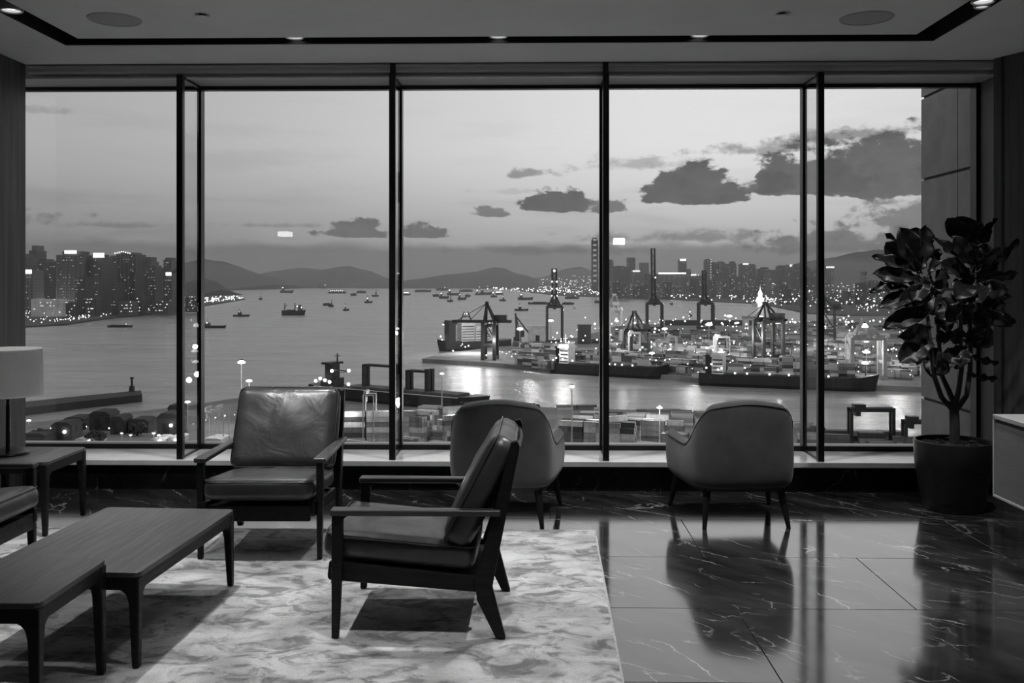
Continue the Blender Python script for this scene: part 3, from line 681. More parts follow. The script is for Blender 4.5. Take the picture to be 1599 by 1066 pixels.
# ---- tub chairs, facing local +y (the window)
def tub_chair(label):
    e = empty('tub_chair'); tag(e, label, 'chair', 'grey tub chairs')
    ctrl = [(-.370, .335), (-.362, .16), (-.348, -.02), (-.328, -.17), (-.295, -.275), (-.215, -.335), (-.10, -.352), (0, -.356)]
    ctrl = ctrl + [(-x, y) for x, y in ctrl[-2::-1]]
    def path(t):
        t = t * (len(ctrl) - 1); i = min(int(t), len(ctrl) - 2); f = t - i
        P = [Vector(ctrl[max(0, min(len(ctrl) - 1, i + k))]) for k in (-1, 0, 1, 2)]
        return 0.5 * ((2 * P[1]) + (-P[0] + P[2]) * f + (2 * P[0] - 5 * P[1] + 4 * P[2] - P[3]) * f * f + (-P[0] + 3 * P[1] - 3 * P[2] + P[3]) * f ** 3)
    def height(t):
        q = min(t, 1 - t)                                          # 0 arm front .. 0.5 middle of the back
        if q < .17: return .515 - .012 * sin(q / .17 * pi / 2)
        if q < .36:
            f = (q - .17) / .19; f = f * f * (3 - 2 * f); return .503 + (.752 - .503) * f
        return .752 + .026 * sin((q - .36) / .14 * pi / 2)
    NU, zb = 72, .225
    def thick(q): return .085
    ring = []
    vs_, fs = [], []
    edge = []
    for i in range(NU + 1):
        t = i / NU; p = path(t); tg = (path(min(1, t + .004)) - path(max(0, t - .004))).normalized(); nrm = Vector((tg.y, -tg.x))   # inward
        nrm = -nrm if nrm.dot(-p) < 0 else nrm
        q = min(t, 1 - t); h = height(t); th = .085; end = min(1.0, .35 + q / .03 * .65) if q < .03 else 1.0
        z0 = zb + .012 * (1 - abs(2 * t - 1))
        sec = [(.05, z0), (.018, z0 + .015), (.004, z0 + .06), (-.002, z0 + .16), (.0, z0 + (h - z0) * .62), (.004, h - .05), (.010, h - .022), (.024, h - .006), (.045, h),
               (.068, h - .008), (.082, h - .03), (.088, h - .08), (.092, z0 + (h - z0) * .5), (.095, .34), (.10, z0 + .01)]
        for d, z in sec:
            m = .05 + (d - .05) * end; pp = p + nrm * m; vs_.append((pp.x, pp.y, z if q >= .012 else z0 + (z - z0) * (.985 if q > 0 else .95)))
        edge.append((p + nrm * .006).to_3d() + Vector((0, 0, h - .026)))
    n = len(sec)
    for i in range(NU):
        for j in range(n): a = i * n + j; b = i * n + (j + 1) % n; fs.append((a, b, b + n, a + n))
    fs.append(tuple(range(n - 1, -1, -1))); fs.append(tuple(range(NU * n, NU * n + n)))
    sh_ = MB().add(vs_, fs).build('shell', M_fabric, e, smooth=70)
    ss = sh_.modifiers.new('smooth', 'SUBSURF'); ss.levels = 1; ss.render_levels = 1
    MB().tube(edge, .003, 6).build('piping', M_piping, sh_, smooth=60)
    def plate(u, v):
        a = path(u * 0.5); b = path(1 - u * 0.5); p = a.lerp(b, v); p *= .87; return (p.x, p.y, .240)
    bt = MB().grid(plate, 24, 9).build('underside', M_piping, e); so2 = bt.modifiers.new('thick', 'SOLIDIFY'); so2.thickness = .02
    Mc = Matrix.Translation((0, .045, .355))
    MB().cushion(.53, .56, .15, .05, 12, .012, Mc).build('seat_cushion', M_fabric, e, smooth=180)
    for x, y, fx, fy in ((-.225, -.235, -.258, -.300), (.225, -.235, .258, -.300), (-.295, .22, -.335, .295), (.295, .22, .335, .295)):
        MB().cyl((fx, fy, 0), (x, y, .232), .013, .026, 14).build('leg', M_woodf, e, smooth=40)
    return e
tb = tub_chair('grey upholstered tub chair facing the window, next to the potted fig')
tb.location = (1.275, 6.04, 0); tb.rotation_euler = (0, 0, math.radians(4.5))
tb2 = copy_tree(tb); tb2.location = (-.165, 6.04, 0); tb2.rotation_euler = (0, 0, math.radians(-5.0))
tb2['label'] = 'grey upholstered tub chair facing the window, partly behind the side-view leather armchair'

# ---- cabinet by the plant
cb = empty('cabinet', (3.12, 4.3, 0)); tag(cb, 'low floating cabinet with pale top at the right edge, beside the plant', 'cabinet')
MB().box(-.355, .37, -1.4, 1.385, .225, .655).build('body', M_cab, cb)
MB().box(-.372, -.355, -1.4, 1.39, .228, .652).build('end_panel', M_cab, cb, bevel=.002)
MB().box(-.378, -.354, -1.42, 1.392, .212, .226).build('bottom_edge', M_cabtop, cb, bevel=.002)
MB().box(-.378, -.364, 1.376, 1.392, .226, .690).build('corner_edge', M_cabtop, cb, bevel=.002)
MB().box(-.36, .37, -1.4, 1.38, .655, .674).build('shadow_gap', M_black, cb)
MB().box(-.378, .375, -1.42, 1.392, .674, .700).build('worktop', M_cabtop, cb, bevel=.003)
MB().box(-.02, .37, -1.2, 1.2, .0, .226).build('plinth', M_black, cb)

# ---- fiddle-leaf fig in a black planter
PX, PY = at_z(1484, 790, 0).x, 6.27
PX = 2.765
fg = empty('potted_fig', (PX, PY, 0)); tag(fg, 'tall fiddle-leaf fig with big dark leaves in a black planter', 'plant')
MB().lathe([(0, .0), (.180, .0), (.188, .012), (.200, .08), (.236, .30), (.243, .44), (.241, .446), (.228, .446), (.226, .43), (.226, .405), (0, .400)], 48).build('planter', M_pot, fg, smooth=40)
MB().grid(lambda u, v: ((u * .227) * cos(v * 2 * pi), (u * .227) * sin(v * 2 * pi), .412 + .022 * mnoise.noise(Vector((u * 3 * cos(v * 6.283), u * 3 * sin(v * 6.283), 1))) + .014 * (1 - u)), 10, 32).build('soil', M_soil, fg, smooth=180)
for k in range(12):
    t = k * 2.4; r = .06 + .013 * k
    MB().sphere((r * cos(t), r * sin(t), .425), .016 + .006 * (k % 3), 7, 5, .012).build('bark_chip', M_soil, fg, smooth=60)
def P3(u, v, dy=0.0):                                              # crop coordinates of the plant study -> local metres
    x = 1350 + u / 3.3293; y = 320 + v / 3.3313
    p = at_Y(x, y, PY + dy); return Vector((p.x - PX, dy, p.z))
trunk = MB(); base_ = Vector((0.01, 0, .40))
fork = P3(462, 1020); trunk.tube([base_, base_.lerp(fork, .5) + Vector((.004, 0, 0)), fork], .034, 10, .030); trunk.build('trunk', M_bark, fg, smooth=60)
STEMS = [[(455, 1060, 0), (400, 1000, -.03), (365, 900, -.06), (345, 760, -.08), (330, 600, -.09), (300, 420, -.10), (270, 330, -.10)],
         [(465, 1030, 0), (435, 960, .04), (405, 895, .08), (390, 760, .10), (380, 600, .10), (360, 440, .12), (330, 330, .13)],
         [(470, 1050, 0), (490, 960, -.02), (505, 850, -.04), (500, 700, -.05), (500, 560, -.06), (520, 420, -.05), (560, 320, -.05), (570, 260, -.05)],
         [(480, 1060, 0), (530, 990, .03), (548, 860, .06), (550, 700, .07), (545, 560, .08), (560, 420, .08), (570, 300, .10), (540, 170, .10)]]
for sidx, S in enumerate(STEMS):
    MB().tube([P3(*p) for p in S], .019, 8, .008).build('branch', M_bark, fg, smooth=60)
def leaf_mesh(L, Wd, droop, fold, seed):
    """fiddle shape: narrow waist near the stalk, broad wavy tip; runs along +x, face up +z"""
    def half(u):
        if u < .04: return .02 + u
        b = sin(min(1, u) ** .85 * pi) ** .55 if u < 1 else 0
        return max(.0, .50 * b * (.52 + .48 * (1 / (1 + exp(-(u - .42) * 9)))))
    nu, nv = 15, 9
    def fn(u, v):
        w = half(u) * Wd; s = v * 2 - 1; x = u * L
        z = -droop * L * u * u + fold * w * abs(s) + .014 * sin(u * 17 + seed) * abs(s) ** 1.5 * (1 if s > 0 else -1) + .006 * sin(u * 30 + 1.3 * seed) * abs(s)
        return (x, s * w, z)
    me = MB().grid(fn, nu, nv)
    return me
def leaf(u0, v0, u1, v1, width, face, dy0=0.0, dy1=0.0, droop=.10, fold=.35, seed=0.0):
    """stalk and tip in study coordinates, face = degrees the blade turns about its rib (0 = flat to the camera)"""
    a, b = P3(u0, v0, dy0), P3(u1, v1, dy1)
    X = (b - a); L = X.length; X.normalize()
    cam_dir = Vector((-PX, -PY, EYE - a.z)).normalized()
    Z = (cam_dir - X * cam_dir.dot(X)).normalized(); Y = Z.cross(X)
    R = Matrix((X, Y, Z)).transposed().to_4x4(); R.translation = a
    R = R @ Matrix.Rotation(math.radians(face), 4, 'X')
    Wd = width / 3.33 / px_per_m((PX, PY)) * 1.0
    o = leaf_mesh(L, Wd, droop, fold, seed).build('leaf', M_leaf, fg, smooth=180); o.matrix_local = R
    th = o.modifiers.new('thick', 'SOLIDIFY'); th.thickness = .0022
    rb = MB().tube([(-.03, 0, 0)] + [(u * L, 0, -droop * L * u * u + .002) for u in (0, .25, .5, .75, .96)], .0035, 5, .0012).build('midrib', M_leaf, o)
LEAVES = [  # left head
 (285, 335, 190, 120, 150, 10, -.10, -.18, .05), (285, 340, 110, 200, 150, -15, -.1, -.1, .1), (290, 340, 335, 100, 120, 40, -.1, -.05, .1), (280, 345, 265, 105, 150, 0, -.05, .05, .1),
 (270, 345, 55, 255, 75, 35, -.1, -.15, .1), (285, 330, 120, 125, 60, 60, -.1, .1, .1), (290, 385, 55, 350, 110, 25, -.1, -.15, .08), (275, 400, 130, 325, 90, 20, -.1, 0, .1),
 (250, 430, 42, 430, 60, 45, -.1, -.2, .12), (260, 400, 60, 410, 60, 60, -.1, -.1, .1), (300, 450, 85, 520, 110, 25, -.1, -.2, .12), (330, 420, 205, 510, 130, -20, -.1, -.2, .2),
 (330, 360, 400, 220, 70, 30, -.1, 0, .1), (330, 380, 260, 480, 120, 10, -.08, -.2, .2), (300, 380, 330, 500, 110, 0, -.1, -.15, .1),
 # middle
 (330, 560, 110, 620, 120, 20, -.09, -.2, .1), (330, 540, 180, 560, 90, 40, -.09, -.1, .1), (340, 640, 215, 690, 120, -20, -.08, -.2, .2), (350, 700, 195, 800, 150, 10, -.08, -.2, .15),
 (350, 740, 265, 820, 80, 40, -.08, -.1, .1), (380, 740, 345, 880, 120, 20, .1, -.05, .1), (370, 830, 440, 850, 120, 10, -.08, -.15, .15), (470, 740, 430, 840, 110, -10, -.05, -.15, .1), (520, 730, 470, 840, 140, 10, -.05, -.15, .1),
 (460, 660, 380, 710, 90, 30, -.05, -.1, .1), (500, 640, 470, 720, 90, -20, -.05, -.1, .1), (400, 560, 290, 540, 80, 50, .1, 0, .05), (420, 560, 420, 640, 120, 0, .1, -.1, .1),
 (400, 480, 470, 600, 150, 10, -.05, -.2, .1), (380, 420, 350, 540, 100, 20, 0, -.1, .1), (480, 540, 560, 600, 120, 30, 0, -.1, .1), (400, 330, 400, 450, 110, 30, 0, -.1, .1),
 # right head
 (560, 310, 460, 165, 110, 25, -.05, -.15, .02), (560, 320, 375, 165, 70, 40, -.05, -.1, .1), (565, 310, 545, 200, 130, 0, -.05, -.1, .0), (570, 310, 640, 200, 120, 20, -.05, -.12, .0),
 (575, 320, 735, 215, 80, 35, -.05, -.2, .06), (560, 300, 570, 180, 110, -10, -.05, .05, .0), (545, 200, 430, 70, 120, 0, .1, .1, .05), (545, 200, 480, 60, 150, 10, .1, .1, .05), (555, 200, 560, 70, 130, 0, .1, .15, .05),
 (560, 210, 690, 70, 60, 40, .1, .15, .05), (560, 210, 640, 120, 110, 10, .1, .15, .05), (560, 380, 400, 290, 110, 35, -.05, -.15, .1), (570, 400, 460, 280, 70, -35, -.05, -.15, .1),
 (580, 350, 820, 190, 80, 45, -.05, -.1, .1), (580, 380, 800, 360, 80, 35, .05, .0, .05), (590, 370, 700, 310, 110, 20, .05, .1, .05), (570, 420, 600, 500, 170, 0, -.05, -.2, .1), (560, 400, 480, 470, 150, 10, -.05, -.2, .1),
 (590, 430, 740, 440, 120, 10, -.05, -.2, .1), (590, 460, 780, 485, 60, 40, -.05, -.1, .1), (540, 470, 430, 530, 100, 30, -.06, -.2, -.1), (470, 545, 580, 515, 60, 30, -.06, -.2, -.05), (590, 500, 730, 520, 110, 20, 0, -.1, .1),
 (590, 520, 750, 630, 90, 30, 0, -.2, .05), (580, 540, 640, 640, 120, 0, 0, -.1, .1), (640, 540, 790, 630, 80, 20, .05, .1, .1), (550, 640, 660, 720, 150, 10, .05, -.1, .15), (550, 640, 580, 740, 120, 0, .05, -.05, .1),
 (552, 780, 695, 835, 50, 40, .07, .0, .15), (552, 880, 695, 915, 48, 40, .07, .0, .15), (540, 610, 600, 560, 100, 0, .05, .1, .1)]
for i, lf in enumerate(LEAVES): leaf(*lf, seed=i * 1.7)
# ================================================================ the two shores
def mat_tower(name, lo, hi):
    m = bpy.data.materials.new(name); m.use_nodes = True; t = m.node_tree; g = NG(t); b = t.nodes['Principled BSDF']
    rnd = g.new('ShaderNodeObjectInfo').outputs['Random']; co = g.new('ShaderNodeTexCoord').outputs['Object']
    v = g.m('MULTIPLY_ADD', rnd, hi - lo, lo)
    sp = g.new('ShaderNodeSeparateXYZ'); g.put(sp.inputs[0], co)
    fl_ = g.step(g.m('FRACT', g.m('DIVIDE', sp.outputs[2], 7.0)), 0.45, 0.6); cl = g.step(g.m('FRACT', g.m('DIVIDE', g.m('ADD', sp.outputs[0], sp.outputs[1]), 6.0)), 0.4, 0.6)
    g.put(b.inputs['Base Color'], g.m('MULTIPLY', v, g.m('MULTIPLY_ADD', g.m('MULTIPLY', fl_, cl), -0.55, 1.1)))
    b.inputs['Roughness'].default_value = 0.6
    return m
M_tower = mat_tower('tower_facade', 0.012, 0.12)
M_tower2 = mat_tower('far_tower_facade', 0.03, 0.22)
M_win = emit('lit_window', 0.36); M_win2 = emit('lit_window_bright', 1.2); M_sign = emit('lit_sign', 3.0)
M_lamp = emit('street_lamp', 3.2); M_lampdim = emit('street_lamp_dim', 1.6); M_flood = emit('floodlight', 4.5, True); M_win3 = emit('far_lit_window', 0.8)
M_hall = mat('pale_hall', 0.8, 0.6, var=(0.05, 0.2))
def building(name, label, x0, x1, yt, D, deep=40, crown=0.0, sign=None, lit=14, m=None, rnd=None, group=None, ybase=None, cat='building', bright=False, shape=0):
    R = random.Random(hash((x0, x1, yt)) & 0xffff if rnd is None else rnd)
    a, b = at_Y(x0, yt, D), at_Y(x1, yt, D); w = b.x - a.x; h = a.z - (W + 3)
    e = empty(name, ((a.x + b.x) / 2, D + deep / 2, W + 3), R.uniform(-.03, .03)); tag(e, label, cat, group)
    m = m or M_tower
    ch_ = min(h * .25, crown)
    mb = MB(); hb = h - ch_
    if shape == 0: mb.box(-w / 2, w / 2, -deep / 2, deep / 2, 0, hb)
    else:
        c = w * .16; mb.prism([(-w / 2 + c, -deep / 2), (w / 2 - c, -deep / 2), (w / 2, -deep / 2 + c), (w / 2, deep / 2), (-w / 2, deep / 2), (-w / 2, -deep / 2 + c)], 'z', 0, hb)
    mb.build('tower_body', m, e)
    if ch_ > 1: MB().box(-w * .36, w * .36, -deep * .36, deep * .36, hb, hb + ch_).build('crown', m, e)
    rb = MB()
    nb = max(2, min(6, int(w / 9)))
    for i in range(nb + 1):
        x = -w / 2 + w * i / nb; rb.box(x - w * .025, x + w * .025, -deep / 2 - 1.2, -deep / 2, 0, hb)
    rb.build('facade_pier', m, e, kind='stuff')
    if lit:
        wm = MB()
        for _ in range(lit):
            x = R.uniform(-.46, .42) * w; z = R.uniform(.08, .96) * hb; z = round(z / 7) * 7 + 2; ww = R.choice((1.6, 2.0, 2.2, 4)) ; hh = R.choice((1.4, 1.8, 2.2))
            wm.box(x, x + ww, -deep / 2 - 1.5, -deep / 2 - .3, z, z + hh)
        wm.build('lit_windows', M_win2 if bright else (M_win3 if D > 3500 else M_win), e, kind='stuff')
    if sign:
        sx0, sx1, sy0, sy1 = sign
        A, B = at_Y(sx0, sy1, D), at_Y(sx1, sy0, D); o = e.location
        MB().box(A.x - o.x, B.x - o.x, -deep / 2 - 4, -deep / 2 - 2, A.z - o.z, B.z - o.z).box(A.x - o.x, B.x - o.x, -deep / 2 - 2, -deep / 2, A.z - o.z, A.z - o.z + 1).build('roof_sign', M_sign, e)
    return e
LT = [  # left shore: x0, x1, top, distance, crown, sign, lit windows, remark
 (-60, -20, 410, 2300, 10, None, 8, 'dark slab tower'), (-18, 14, 400, 2350, 10, None, 8, 'dark slab tower'), (14, 31, 396, 2400, 10, None, 8, 'dark slab tower'), (31, 44, 396, 2450, 8, None, 6, 'slim dark tower'),
 (46, 57, 383, 2560, 14, None, 6, 'tallest slim tower with stepped top'), (57, 71, 404, 2500, 4, None, 8, 'square dark tower'), (71, 88, 407, 2420, 5, None, 10, 'broad dark tower'),
 (36, 50, 422, 2180, 0, (37, 50, 421, 427), 10, 'mid-height tower under a lit sign'), (89, 130, 392, 2300, 9, (102, 120, 391, 396), 42, 'broad dark block with a lit rooftop sign'), (118, 133, 432, 2150, 3, None, 12, 'low grey block'),
 (130, 139, 414, 2480, 3, None, 4, 'slim grey tower'), (139, 158, 397, 2320, 5, (147, 164, 395, 402), 22, 'dark tower with a bright white sign'), (158, 172, 412, 2400, 4, None, 14, 'plain dark tower'),
 (168, 184, 399, 2550, 6, None, 8, 'square dark tower'), (182, 213, 394, 2500, 5, None, 30, 'wide tower with a row of roof lights'), (173, 181, 440, 2140, 2, None, 6, 'low slim block'), (204, 211, 424, 2180, 0, None, 10, 'slim pale tower'),
 (213, 223, 402, 2600, 3, None, 6, 'narrow dark tower'), (224, 236, 401, 2480, 12, None, 10, 'pointed dark tower'), (233, 242, 414, 2350, 6, None, 12, 'narrow lit tower'), (243, 257, 418, 2420, 2, None, 8, 'square dark tower'),
 (255, 267, 402, 2650, 6, None, 6, 'round-topped tower'), (257, 268, 427, 2250, 0, (260, 268, 425, 430), 14, 'twin pale tower with a lit crown'), (268, 279, 420, 2450, 5, None, 8, 'dark end tower')]
for i, (x0, x1, yt, D, cr, sg, lit, rem) in enumerate(LT):
    e = building('office_tower', 'left-shore skyline, %s tower counted from left, %s' % (nth(i + 1), rem), x0, x1, yt, D, 45 + (i * 7) % 20, cr, sg, lit, M_tower, i + 3, 'towers on the left shore', shape=i % 2)
    if rem.startswith('wide tower with a row'):
        rl = MB()
        for k in range(8): p = at_Y(186 + 3.3 * k, 393 + abs(k - 3.5) * .8, D); rl.sphere(p - e.location + Vector((0, -25, 0)), 1.6, 6, 4)
        rl.build('roof_lights', M_lamp, e, kind='stuff')
LOW = [(50, 96, 467, 2060, 'pale lit hall on the left waterfront'), (96, 118, 472, 2080, 'low dark hall behind the left promenade'), (133, 150, 466, 2085, 'low terraced block on the left waterfront'), (186, 208, 470, 2120, 'low lit block on the left waterfront'),
       (212, 222, 462, 2160, 'small block by the left promenade'), (238, 262, 470, 2180, 'low shed near the end of the left promenade'), (290, 312, 463, 2350, 'low shed on the left point')]
for i, (x0, x1, yt, D, l) in enumerate(LOW):
    building('waterfront_hall', l, x0, x1, yt, D, 25, 0, None, 10, M_hall if i == 0 else M_tower, i + 70, 'low halls on the left waterfront', bright=True)
RT = [  # right shore
 (924, 934, 371, 5200, 6, None, 'tallest tower of the far shore'), (951, 958, 405, 5000, 4, None, 'slim tower'), (958, 979, 415, 4800, 2, None, 'broad block'), (980, 992, 402, 5000, 0, None, 'square tower'), (1000, 1013, 410, 4900, 0, None, 'square tower'),
 (985, 1001, 423, 4700, 0, (988, 999, 422, 424), 'block with lit roof edge'), (1013, 1030, 430, 4700, 0, None, 'low block'), (1026, 1072, 428, 4600, 0, (1028, 1071, 425.5, 427.5), 'long block under a lit roof line'), (1061, 1072, 405, 4950, 0, (1062, 1071, 404, 407), 'tower with lit top'),
 (1073, 1079, 420, 4900, 2, None, 'narrow tower'), (1078, 1100, 430, 4600, 0, (1079, 1087, 428, 430), 'wide block with roof light'), (1102, 1110, 404, 4750, 3, None, 'slim tower with edge lights'), (1110, 1121, 409, 4900, 2, None, 'grey tower'), (1121, 1133, 408, 4950, 3, None, 'grey tower'),
 (1133, 1141, 412, 4850, 2, None, 'narrow tower'), (1140, 1150, 408, 4900, 5, None, 'pointed tower'), (1157, 1169, 411, 4700, 2, (1160, 1168, 411, 413), 'tower with lit roof'), (1168, 1180, 412, 4750, 2, None, 'grey tower'), (1180, 1190, 420, 4500, 0, None, 'grey block'),
 (1190, 1201, 417, 4550, 2, None, 'grey block'), (1200, 1215, 421, 4400, 0, None, 'wide grey block'), (1216, 1230, 414, 4500, 2, None, 'grey tower'), (1229, 1241, 413, 4450, 2, (1233, 1241, 413, 416), 'tower with lit corner'), (1240, 1254, 412, 4400, 2, None, 'grey tower'),
 (1252, 1265, 416, 4300, 2, None, 'grey tower'), (1266, 1277, 420, 4300, 2, None, 'grey tower'), (1278, 1290, 413, 4350, 2, None, 'grey tower'), (1288, 1302, 416, 4250, 0, (1290, 1302, 416, 418), 'tower with a lit frame top'), (1350, 1356, 424, 4100, 8, None, 'needle tower')]
for i, (x0, x1, yt, D, cr, sg, rem) in enumerate(RT):
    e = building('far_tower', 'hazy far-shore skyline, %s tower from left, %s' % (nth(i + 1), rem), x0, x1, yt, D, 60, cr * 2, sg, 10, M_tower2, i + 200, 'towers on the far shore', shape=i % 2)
    if i == 0:
        for k in range(9): A = at_Y(926 + .7, 374 + k * 8, D); MB().box(-9, 9, -33, -30.5, A.z - e.location.z - 6, A.z - e.location.z + 3).build('lit_floor', M_win, e)
    if i == 11:
        lt = MB()
        for k in range(10): A = at_Y(1108, 405 + k * 4, D); lt.sphere(A - e.location + Vector((0, -33, 0)), 2.2, 6, 4)
        lt.build('edge_lights', M_lampdim, e, kind='stuff')
R_ = random.Random(11); k = 0; x = 945.0
while x < 1425:                                                    # lower blocks in front of them
    w_ = R_.uniform(7, 17); yt = R_.uniform(428, 447) if x < 1200 else R_.uniform(436, 462); D = R_.uniform(3900, 4300) if x < 1210 else R_.uniform(3000, 3500)
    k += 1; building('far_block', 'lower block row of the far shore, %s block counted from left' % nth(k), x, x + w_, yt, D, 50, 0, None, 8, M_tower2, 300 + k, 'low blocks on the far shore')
    x += w_ * R_.uniform(.8, 1.3)
# lit dome on the far waterfront
dm = sea(1187, 481); dm.z = W + 3
dome = empty('lit_dome', dm); tag(dome, 'bright white glowing dome with a spire on the far waterfront', 'building')
s_ = 1 / px_per_m(dm); M_dome = emit('glowing_dome_skin', 1.6)  # drum and spire emit: their lighting is put into the skin
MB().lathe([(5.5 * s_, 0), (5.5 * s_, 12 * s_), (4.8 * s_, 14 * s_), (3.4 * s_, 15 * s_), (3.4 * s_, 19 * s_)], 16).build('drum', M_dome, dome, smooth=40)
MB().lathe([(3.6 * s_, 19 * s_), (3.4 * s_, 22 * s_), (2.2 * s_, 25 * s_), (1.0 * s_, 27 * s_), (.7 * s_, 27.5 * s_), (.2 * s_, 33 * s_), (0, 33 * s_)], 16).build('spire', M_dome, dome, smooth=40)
MB().box(-12 * s_, 2 * s_, -3 * s_, 3 * s_, 0, 6 * s_).build('wing', M_hall, dome)
# street and shore lights
def lights(name, spots, m):
    mb = MB()
    for p, r in spots: mb.octa(p, r)
    return mb.build(name, m, kind='stuff')
Q = random.Random(5)
def along(pts, n, zr, rr, jit=1.5):
    out = []
    for _ in range(n):
        i = Q.randrange(len(pts) - 1); f = Q.random(); x = pts[i][0] + (pts[i + 1][0] - pts[i][0]) * f; y = pts[i][1] + (pts[i + 1][1] - pts[i][1]) * f + Q.uniform(-jit, jit)
        p = sea(x, y); z = Q.uniform(*zr); p.z += z; r = Q.uniform(*rr) / px_per_m(p); out.append((p, r))
    return out
L1 = [(30, 508), (100, 504), (155, 496), (215, 489), (275, 484), (318, 475), (352, 471), (380, 467)]
lights('promenade_lights', along(L1, 150, (4, 10), (.5, 1.2), 1.2) + along([(30, 498), (155, 488), (275, 478), (340, 469)], 190, (3, 16), (.5, 1.1), 3), M_lamp)
lights('street_lights', along([(30, 490), (275, 475)], 60, (5, 40), (.4, .8), 8) + along([(312, 472), (345, 468), (372, 467)], 26, (5, 14), (.7, 1.5), 1), M_lamp)
lights('far_shore_lights', along([(745, 449.5), (830, 456), (935, 463), (1080, 468), (1180, 473), (1212, 478)], 210, (4, 25), (.5, 1.3), 1.2) + along([(840, 453), (935, 458), (1200, 466)], 150, (5, 30), (.5, 1.1), 4), M_lamp)
lights('hillside_lights', along([(840, 448), (935, 448), (1250, 450)], 110, (5, 90), (.4, .9), 2) + along([(1210, 470), (1300, 478), (1430, 482)], 150, (5, 40), (.6, 1.6), 14), M_lamp)
lights('dim_city_lights', along([(840, 450), (935, 455), (1200, 462)], 180, (5, 120), (.5, 1.0), 3) + along([(1200, 468), (1430, 478)], 170, (5, 70), (.5, 1.2), 14) + along([(30, 488), (275, 474)], 90, (5, 80), (.4, .8), 5), M_lampdim)
lights('water_edge_lights', along([(380, 445.8), (560, 446.2), (700, 446.6), (800, 450)], 26, (5, 30), (.5, .9), .4), M_lampdim)
# ================================================================ ships and boats
M_hull = mat('dark_hull', 0.018, 0.5, var=(0.08, 0.3), stretch=(1, 1, .3))
M_deck = mat('ship_deck', 0.10, 0.7, var=(0.2, 0.3))
M_white = mat('ship_white', 0.75, 0.5, var=(0.15, 0.15))
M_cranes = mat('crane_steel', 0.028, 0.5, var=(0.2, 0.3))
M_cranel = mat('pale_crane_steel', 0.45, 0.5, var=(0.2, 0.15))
M_box = mat_random('container_paint', 0.04, 0.62, 0.55, 1.6, 1.5)
M_boxes = mat('container_paint_far', 0.2, 0.6)
t_ = M_boxes.node_tree; g = NG(t_); p_ = g.new('ShaderNodeNewGeometry').outputs['Position']
w_ = g.new('ShaderNodeTexWhiteNoise'); g.put(w_.inputs['Vector'], g.vec('FLOOR', g.vec('MULTIPLY', p_, (1 / 13.0, 1 / 9.0, 1 / 2.6))))
g.put(t_.nodes['Principled BSDF'].inputs['Base Color'], g.m('MULTIPLY_ADD', g.m('POWER', w_.outputs['Value'], 1.5), 0.6, 0.05))
def hull_mesh(L, B, fb, dr=1.2, bow=.16, stern=.06, sheer=.25):
    """hull along +x from stern (0) to bow (L), waterline at z = 0"""
    nu = 17; rows = []
    for i in range(nu):
        u = i / (nu - 1)
        k = 1.0
        if u < stern: k = .72 + .28 * (u / stern)
        if u > 1 - bow: k = max(0.03, 1 - ((u - 1 + bow) / bow) ** 1.8)
        top = fb * (1 + sheer * max(0, (u - .82) / .18) ** 2 + .10 * max(0, (.1 - u) / .1))
        fl_ = 3.0 * max(0, (u - 1 + bow) / bow) * fb / 9; xs = u * L
        rows.append([(xs, -B / 2 * k * .82, -dr), (xs + fl_ * .3, -B / 2 * k * .97, fb * .25), (xs + fl_, -B / 2 * min(1, k * 1.05 + .02), top), (xs + fl_, B / 2 * min(1, k * 1.05 + .02), top), (xs + fl_ * .3, B / 2 * k * .97, fb * .25), (xs, B / 2 * k * .82, -dr)])
    m = MB(); vs_ = [p for r in rows for p in r]; fs = []
    for i in range(nu - 1):
        for j in range(6): a = i * 6 + j; b = i * 6 + (j + 1) % 6; fs.append((a, a + 6, b + 6, b))
    fs.append(tuple(range(6))); fs.append(tuple((nu - 1) * 6 + j for j in range(5, -1, -1)))
    return m.add(vs_, fs)
def ship_frame(name, label, p0, p1, cat, B, group=None):
    d = (p1 - p0); L = d.length; a = atan2(d.y, d.x); n = Vector((-sin(a), cos(a), 0)); n = n if n.y > 0 else -n
    c = p0 + n * (B / 2); e = empty(name, (c.x, c.y, W + .05), a); tag(e, label, cat, group); return e, L
def deckhouse(e, x, w, y, d, h, z, m=None, bands=True, name='deckhouse'):
    o = MB().box(x, x + w, -d / 2 + y, d / 2 + y, z, z + h).box(x - 1, x + w + 1, -d / 2 + y - 2, d / 2 + y + 2, z + h * .82, z + h * .90).build(name, m or M_white, e)
    if bands:
        wb = MB()
        for k in range(max(1, int(h / 3.2))): wb.box(x + .6, x + w - .6, -d / 2 + y - .12, d / 2 + y + .12, z + 1.2 + k * 3.2, z + 2.2 + k * 3.2)
        wb.build('window_band', M_hull, o, kind='stuff')
    return o
def lampset(e, pts, r, m, name='deck_light'):
    for p in pts: MB().sphere(p, r, 8, 5).build(name, m, e)
